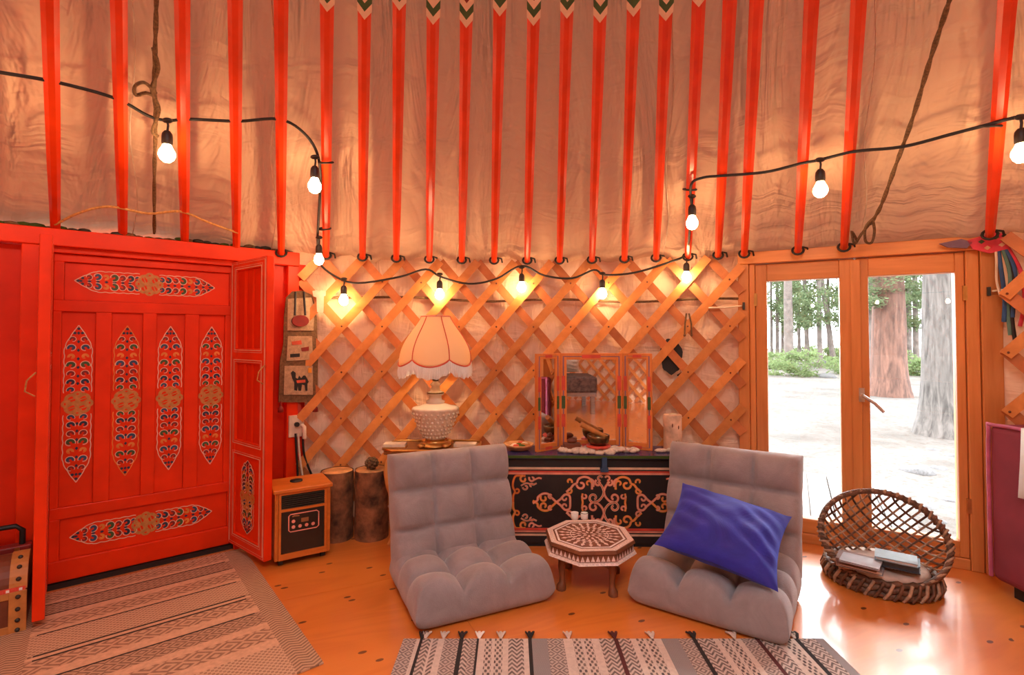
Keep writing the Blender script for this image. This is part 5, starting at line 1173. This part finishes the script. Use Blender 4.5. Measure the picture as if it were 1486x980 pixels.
def lid_part(nm, x0, x1, k, mt, par, z0=hb + 0.004):
    mb = MB(); n = len(lidp); f_ = lambda y, z: (dp_ / 2 + (y - dp_ / 2) * k, z0 + z * k)
    vs = [(x0, *f_(y, z)) for y, z in lidp] + [(x1, *f_(y, z)) for y, z in lidp]
    mb.add(vs, [list(range(n)), list(range(n, 2 * n))[::-1]] + [(i, n + i, n + (i + 1) % n, (i + 1) % n) for i in range(n)], 0, False); return mb.build(nm, mt, par)
ld = lid_part('lid', -wd, 0, 1.0, 'leather_dark', tc)
for x0, x1 in ((-0.045, 0.004), (-wd - 0.004, -wd + 0.045), (-0.235, -0.185)): lid_part('strap', x0, x1, 1.035, 'leather', ld)
for bxx in ((-wd, 0.004, -0.006, 0.0, 0.0, 0.032), (-wd, 0.004, -0.006, 0.0, hb - 0.026, hb), (-0.045, 0.004, -0.008, 0.0, 0.0, hb), (-wd, -wd + 0.045, -0.008, 0, 0, hb), (-0.235, -0.185, -0.008, 0, 0, hb)): MB().box(*bxx).build('strap', 'leather', tc, bevel=0.002)
mb = MB()
for k in range(24): mb.box(-wd + k * 0.0175, -wd + k * 0.0175 + 0.009, -0.0085, -0.0061, hb + 0.002, hb + 0.011, k % 2)
mb.box(-wd, 0, -0.006, 0.0, hb - 0.001, hb + 0.014, 0); mb.build('trim_band', ['stripe_red', 'white'], tc)
mb = MB()
for x in (-0.02, -0.21, -wd + 0.02):
    for z in (0.015, 0.05, 0.09, 0.135): mb.sphere((x, -0.009, z), 0.008, 8, 5)
    for a in (0.35, 0.75, 1.15): mb.sphere((x, dp_ / 2 - dp_ / 2 * 1.04 * cos(a), hb + 0.004 + 0.109 * sin(a)), 0.008, 8, 5)
mb.build('studs', 'iron', tc)['kind'] = 'stuff'
mb = MB(); mb.tube([(-0.03, dp_ + 0.04, 0.25), (-0.03, dp_ + 0.04, 0.31), (-0.05, dp_ + 0.04, 0.33), (-0.30, dp_ + 0.04, 0.33), (-0.32, dp_ + 0.04, 0.31), (-0.32, dp_ + 0.04, 0.25)], 0.010, 8)
bgx = empty('dark_case', tr, DANG); tag(bgx, 'dark red case with black handle behind the studded chest', 'case'); mb.build('handle', 'black', bgx)
MB().box(-0.36, 0.0, dp_ + 0.015, dp_ + 0.07, 0.0, 0.255).build('case_body', 'maroon', bgx, bevel=0.006); MB().box(-0.05, -0.035, dp_ + 0.008, dp_ + 0.0145, 0.20, 0.25).build('clasp', 'brass', bgx)
wq = flo(47, 862); wd_ = MB(); slabxz(wd_, [(0, 0), (0.03, 0), (0.03, 0.16), (0.024, 0.17)], 0, 0.02); tag(wd_.build('door_wedge', 'leather', None, flo(38, 868), DANG), 'thin wooden wedge leaning by the open door leaf edge', 'wedge')

# ================================================================== RUGS
def banded_rug(name, label, bands, length, mats, loc, rot, th=0.006, along='x', parts=None):
    """bands run along local y; list of (x0, x1, mat index)"""
    root = empty(name, loc, rot); tag(root, label, 'rug'); names = parts or {}
    mb = MB()
    for (x0, x1, k) in bands: mb.box(x0, x1, -length, 0, 0.0, th - (0.0006 if k in (0,) else 0), k)
    mb.build('weave', mats, root); return root
e2 = lambda px: (px - 743) / F * 1.87
M2 = ['r2_pale', 'r2_black', 'r2_zig', 'r2_dash', 'r2_dia', 'r2_gray', 'r2_wine']
B2 = [(588, 607, 4), (607, 612, 0), (612, 616, 1), (616, 628, 2), (628, 631, 0), (631, 638, 2), (638, 647, 0), (647, 668, 4), (668, 674, 1), (674, 683, 2), (683, 693, 4), (693, 696, 1), (696, 705, 0), (705, 715, 3), (715, 719, 0), (719, 730, 3), (730, 738, 0), (738, 759, 2), (759, 766, 0), (766, 771, 1), (771, 793, 5), (793, 816, 4), (816, 829, 0), (829, 841, 3), (841, 845, 0), (845, 856, 3), (856, 867, 0), (867, 888, 2), (888, 894, 6), (894, 912, 2), (912, 920, 0), (920, 930, 3), (930, 934, 0), (934, 946, 3), (946, 956, 0), (956, 980, 5), (980, 1000, 4), (1000, 1006, 1), (1006, 1030, 2), (1030, 1038, 0), (1038, 1048, 3), (1048, 1052, 0), (1052, 1062, 3), (1062, 1070, 0), (1070, 1090, 4), (1090, 1096, 6), (1096, 1118, 2), (1118, 1126, 0), (1126, 1140, 3), (1140, 1146, 0), (1146, 1152, 1), (1152, 1175, 2), (1175, 1188, 5)]
rug2 = banded_rug('striped_rug', 'grey and cream striped flatweave rug with small tassels in front of the floor chairs', [(e2(a), e2(b_), k) for a, b_, k in B2], 1.5, M2, (0, 1.868, 0.0005), 0)
for px, mt in ((614, 'r2_black'), (619, 'r2_pale'), (645, 'r2_pale'), (671, 'r2_black'), (696, 'white'), (727, 'r2_pale'), (769, 'r2_black'), (824, 'r2_pale'), (890, 'r2_wine'), (944, 'r2_pale'), (1004, 'r2_black'), (1062, 'r2_pale'), (1093, 'r2_black'), (1152, 'r2_black'), (1148, 'r2_pale')):
    mb = MB()
    for q in range(5): a = rad(60 + 15 * q); mb.tube([(0, 0, 0.004), (0.02 * cos(a), 0.02, 0.012), (0.03 * cos(a) + 0.004 * (q % 2), 0.045, 0.004)], 0.0035, 5)
    mb.build('tassel', mt, rug2, (e2(px), 0, 0))
# door rug: bands run along the door (local x along the door)
cr_ = flo(352, 796); Wr = 0.86
dl = (D0 - cr_).dot(nin)
rr0 = cr_ + nin * 0.012
M1 = ['r1_pale', 'r1_black', 'r1_zig', 'r1_dia', 'r1_dash', 'r1_chev']
bn = [(0.0, 0.030, 4), (0.030, 0.10, 3), (0.10, 0.125, 0), (0.125, 0.132, 1), (0.132, 0.225, 5), (0.225, 0.232, 1), (0.232, 0.275, 0), (0.275, 0.36, 3), (0.36, 0.385, 0), (0.385, 0.393, 1), (0.393, 0.545, 4), (0.545, 0.555, 1), (0.555, 0.575, 0), (0.575, 0.585, 1), (0.585, 0.67, 3), (0.67, 0.72, 0), (0.72, 0.728, 1), (0.728, 0.82, 5), (0.82, 0.86, 0), (0.86, 0.95, 3), (0.95, 1.0, 0), (1.0, 1.2, 4)]
r1 = empty('door_rug', rr0, DANG); tag(r1, 'brown and beige banded flatweave rug lying before the red door', 'rug')
mb = MB()
bd = 0.085
for a, b_, k in bn:
    ins = 0.02 if k == 1 else 0.0
    mb.box(-Wr + bd + ins, -bd - ins, -b_, -a, 0.001, 0.0065 if k != 1 else 0.007, k)
mb.build('weave', M1, r1)
for x0, x1 in ((-bd, 0.0), (-Wr, -Wr + bd)):
    MB().box(x0, x1, -1.2, 0, 0.001, 0.0066).build('side_border', 'r1_zig', r1)

# ================================================================== BED BEHIND THE CAMERA (shows in the mirror)
bd_ = empty('bed', (0.35, -2.1, 0)); tag(bd_, 'low bed with dark woven cover, seen only in the mirror', 'bed')
for x in (-0.8, 0.8):
    for y in (-0.45, 0.45): MB().box(x - 0.03, x + 0.03, y - 0.03, y + 0.03, 0, 0.30).build('leg', 'table_wood', bd_)
MB().box(-0.85, 0.85, -0.5, 0.5, 0.25, 0.33).build('frame', 'table_wood', bd_); MB().box(-0.83, 0.83, -0.48, 0.48, 0.33, 0.50).build('mattress', 'sheet', bd_, bevel=0.03); MB().box(-0.86, 0.86, -0.30, 0.52, 0.30, 0.53).build('cover', 'blanket', bd_, bevel=0.03)
for x in (-0.45, 0.45):
    o = cushion(0.55, 0.40, 0.16, 2).build('pillow', 'wool'); o.location = (0.35 + x, -2.1 - 0.25, 0.70); o.rotation_euler = (rad(55), 0, 0); tag(o, 'pale pillow propped on the bed, seen in the mirror', 'pillow', 'pillows on the bed')
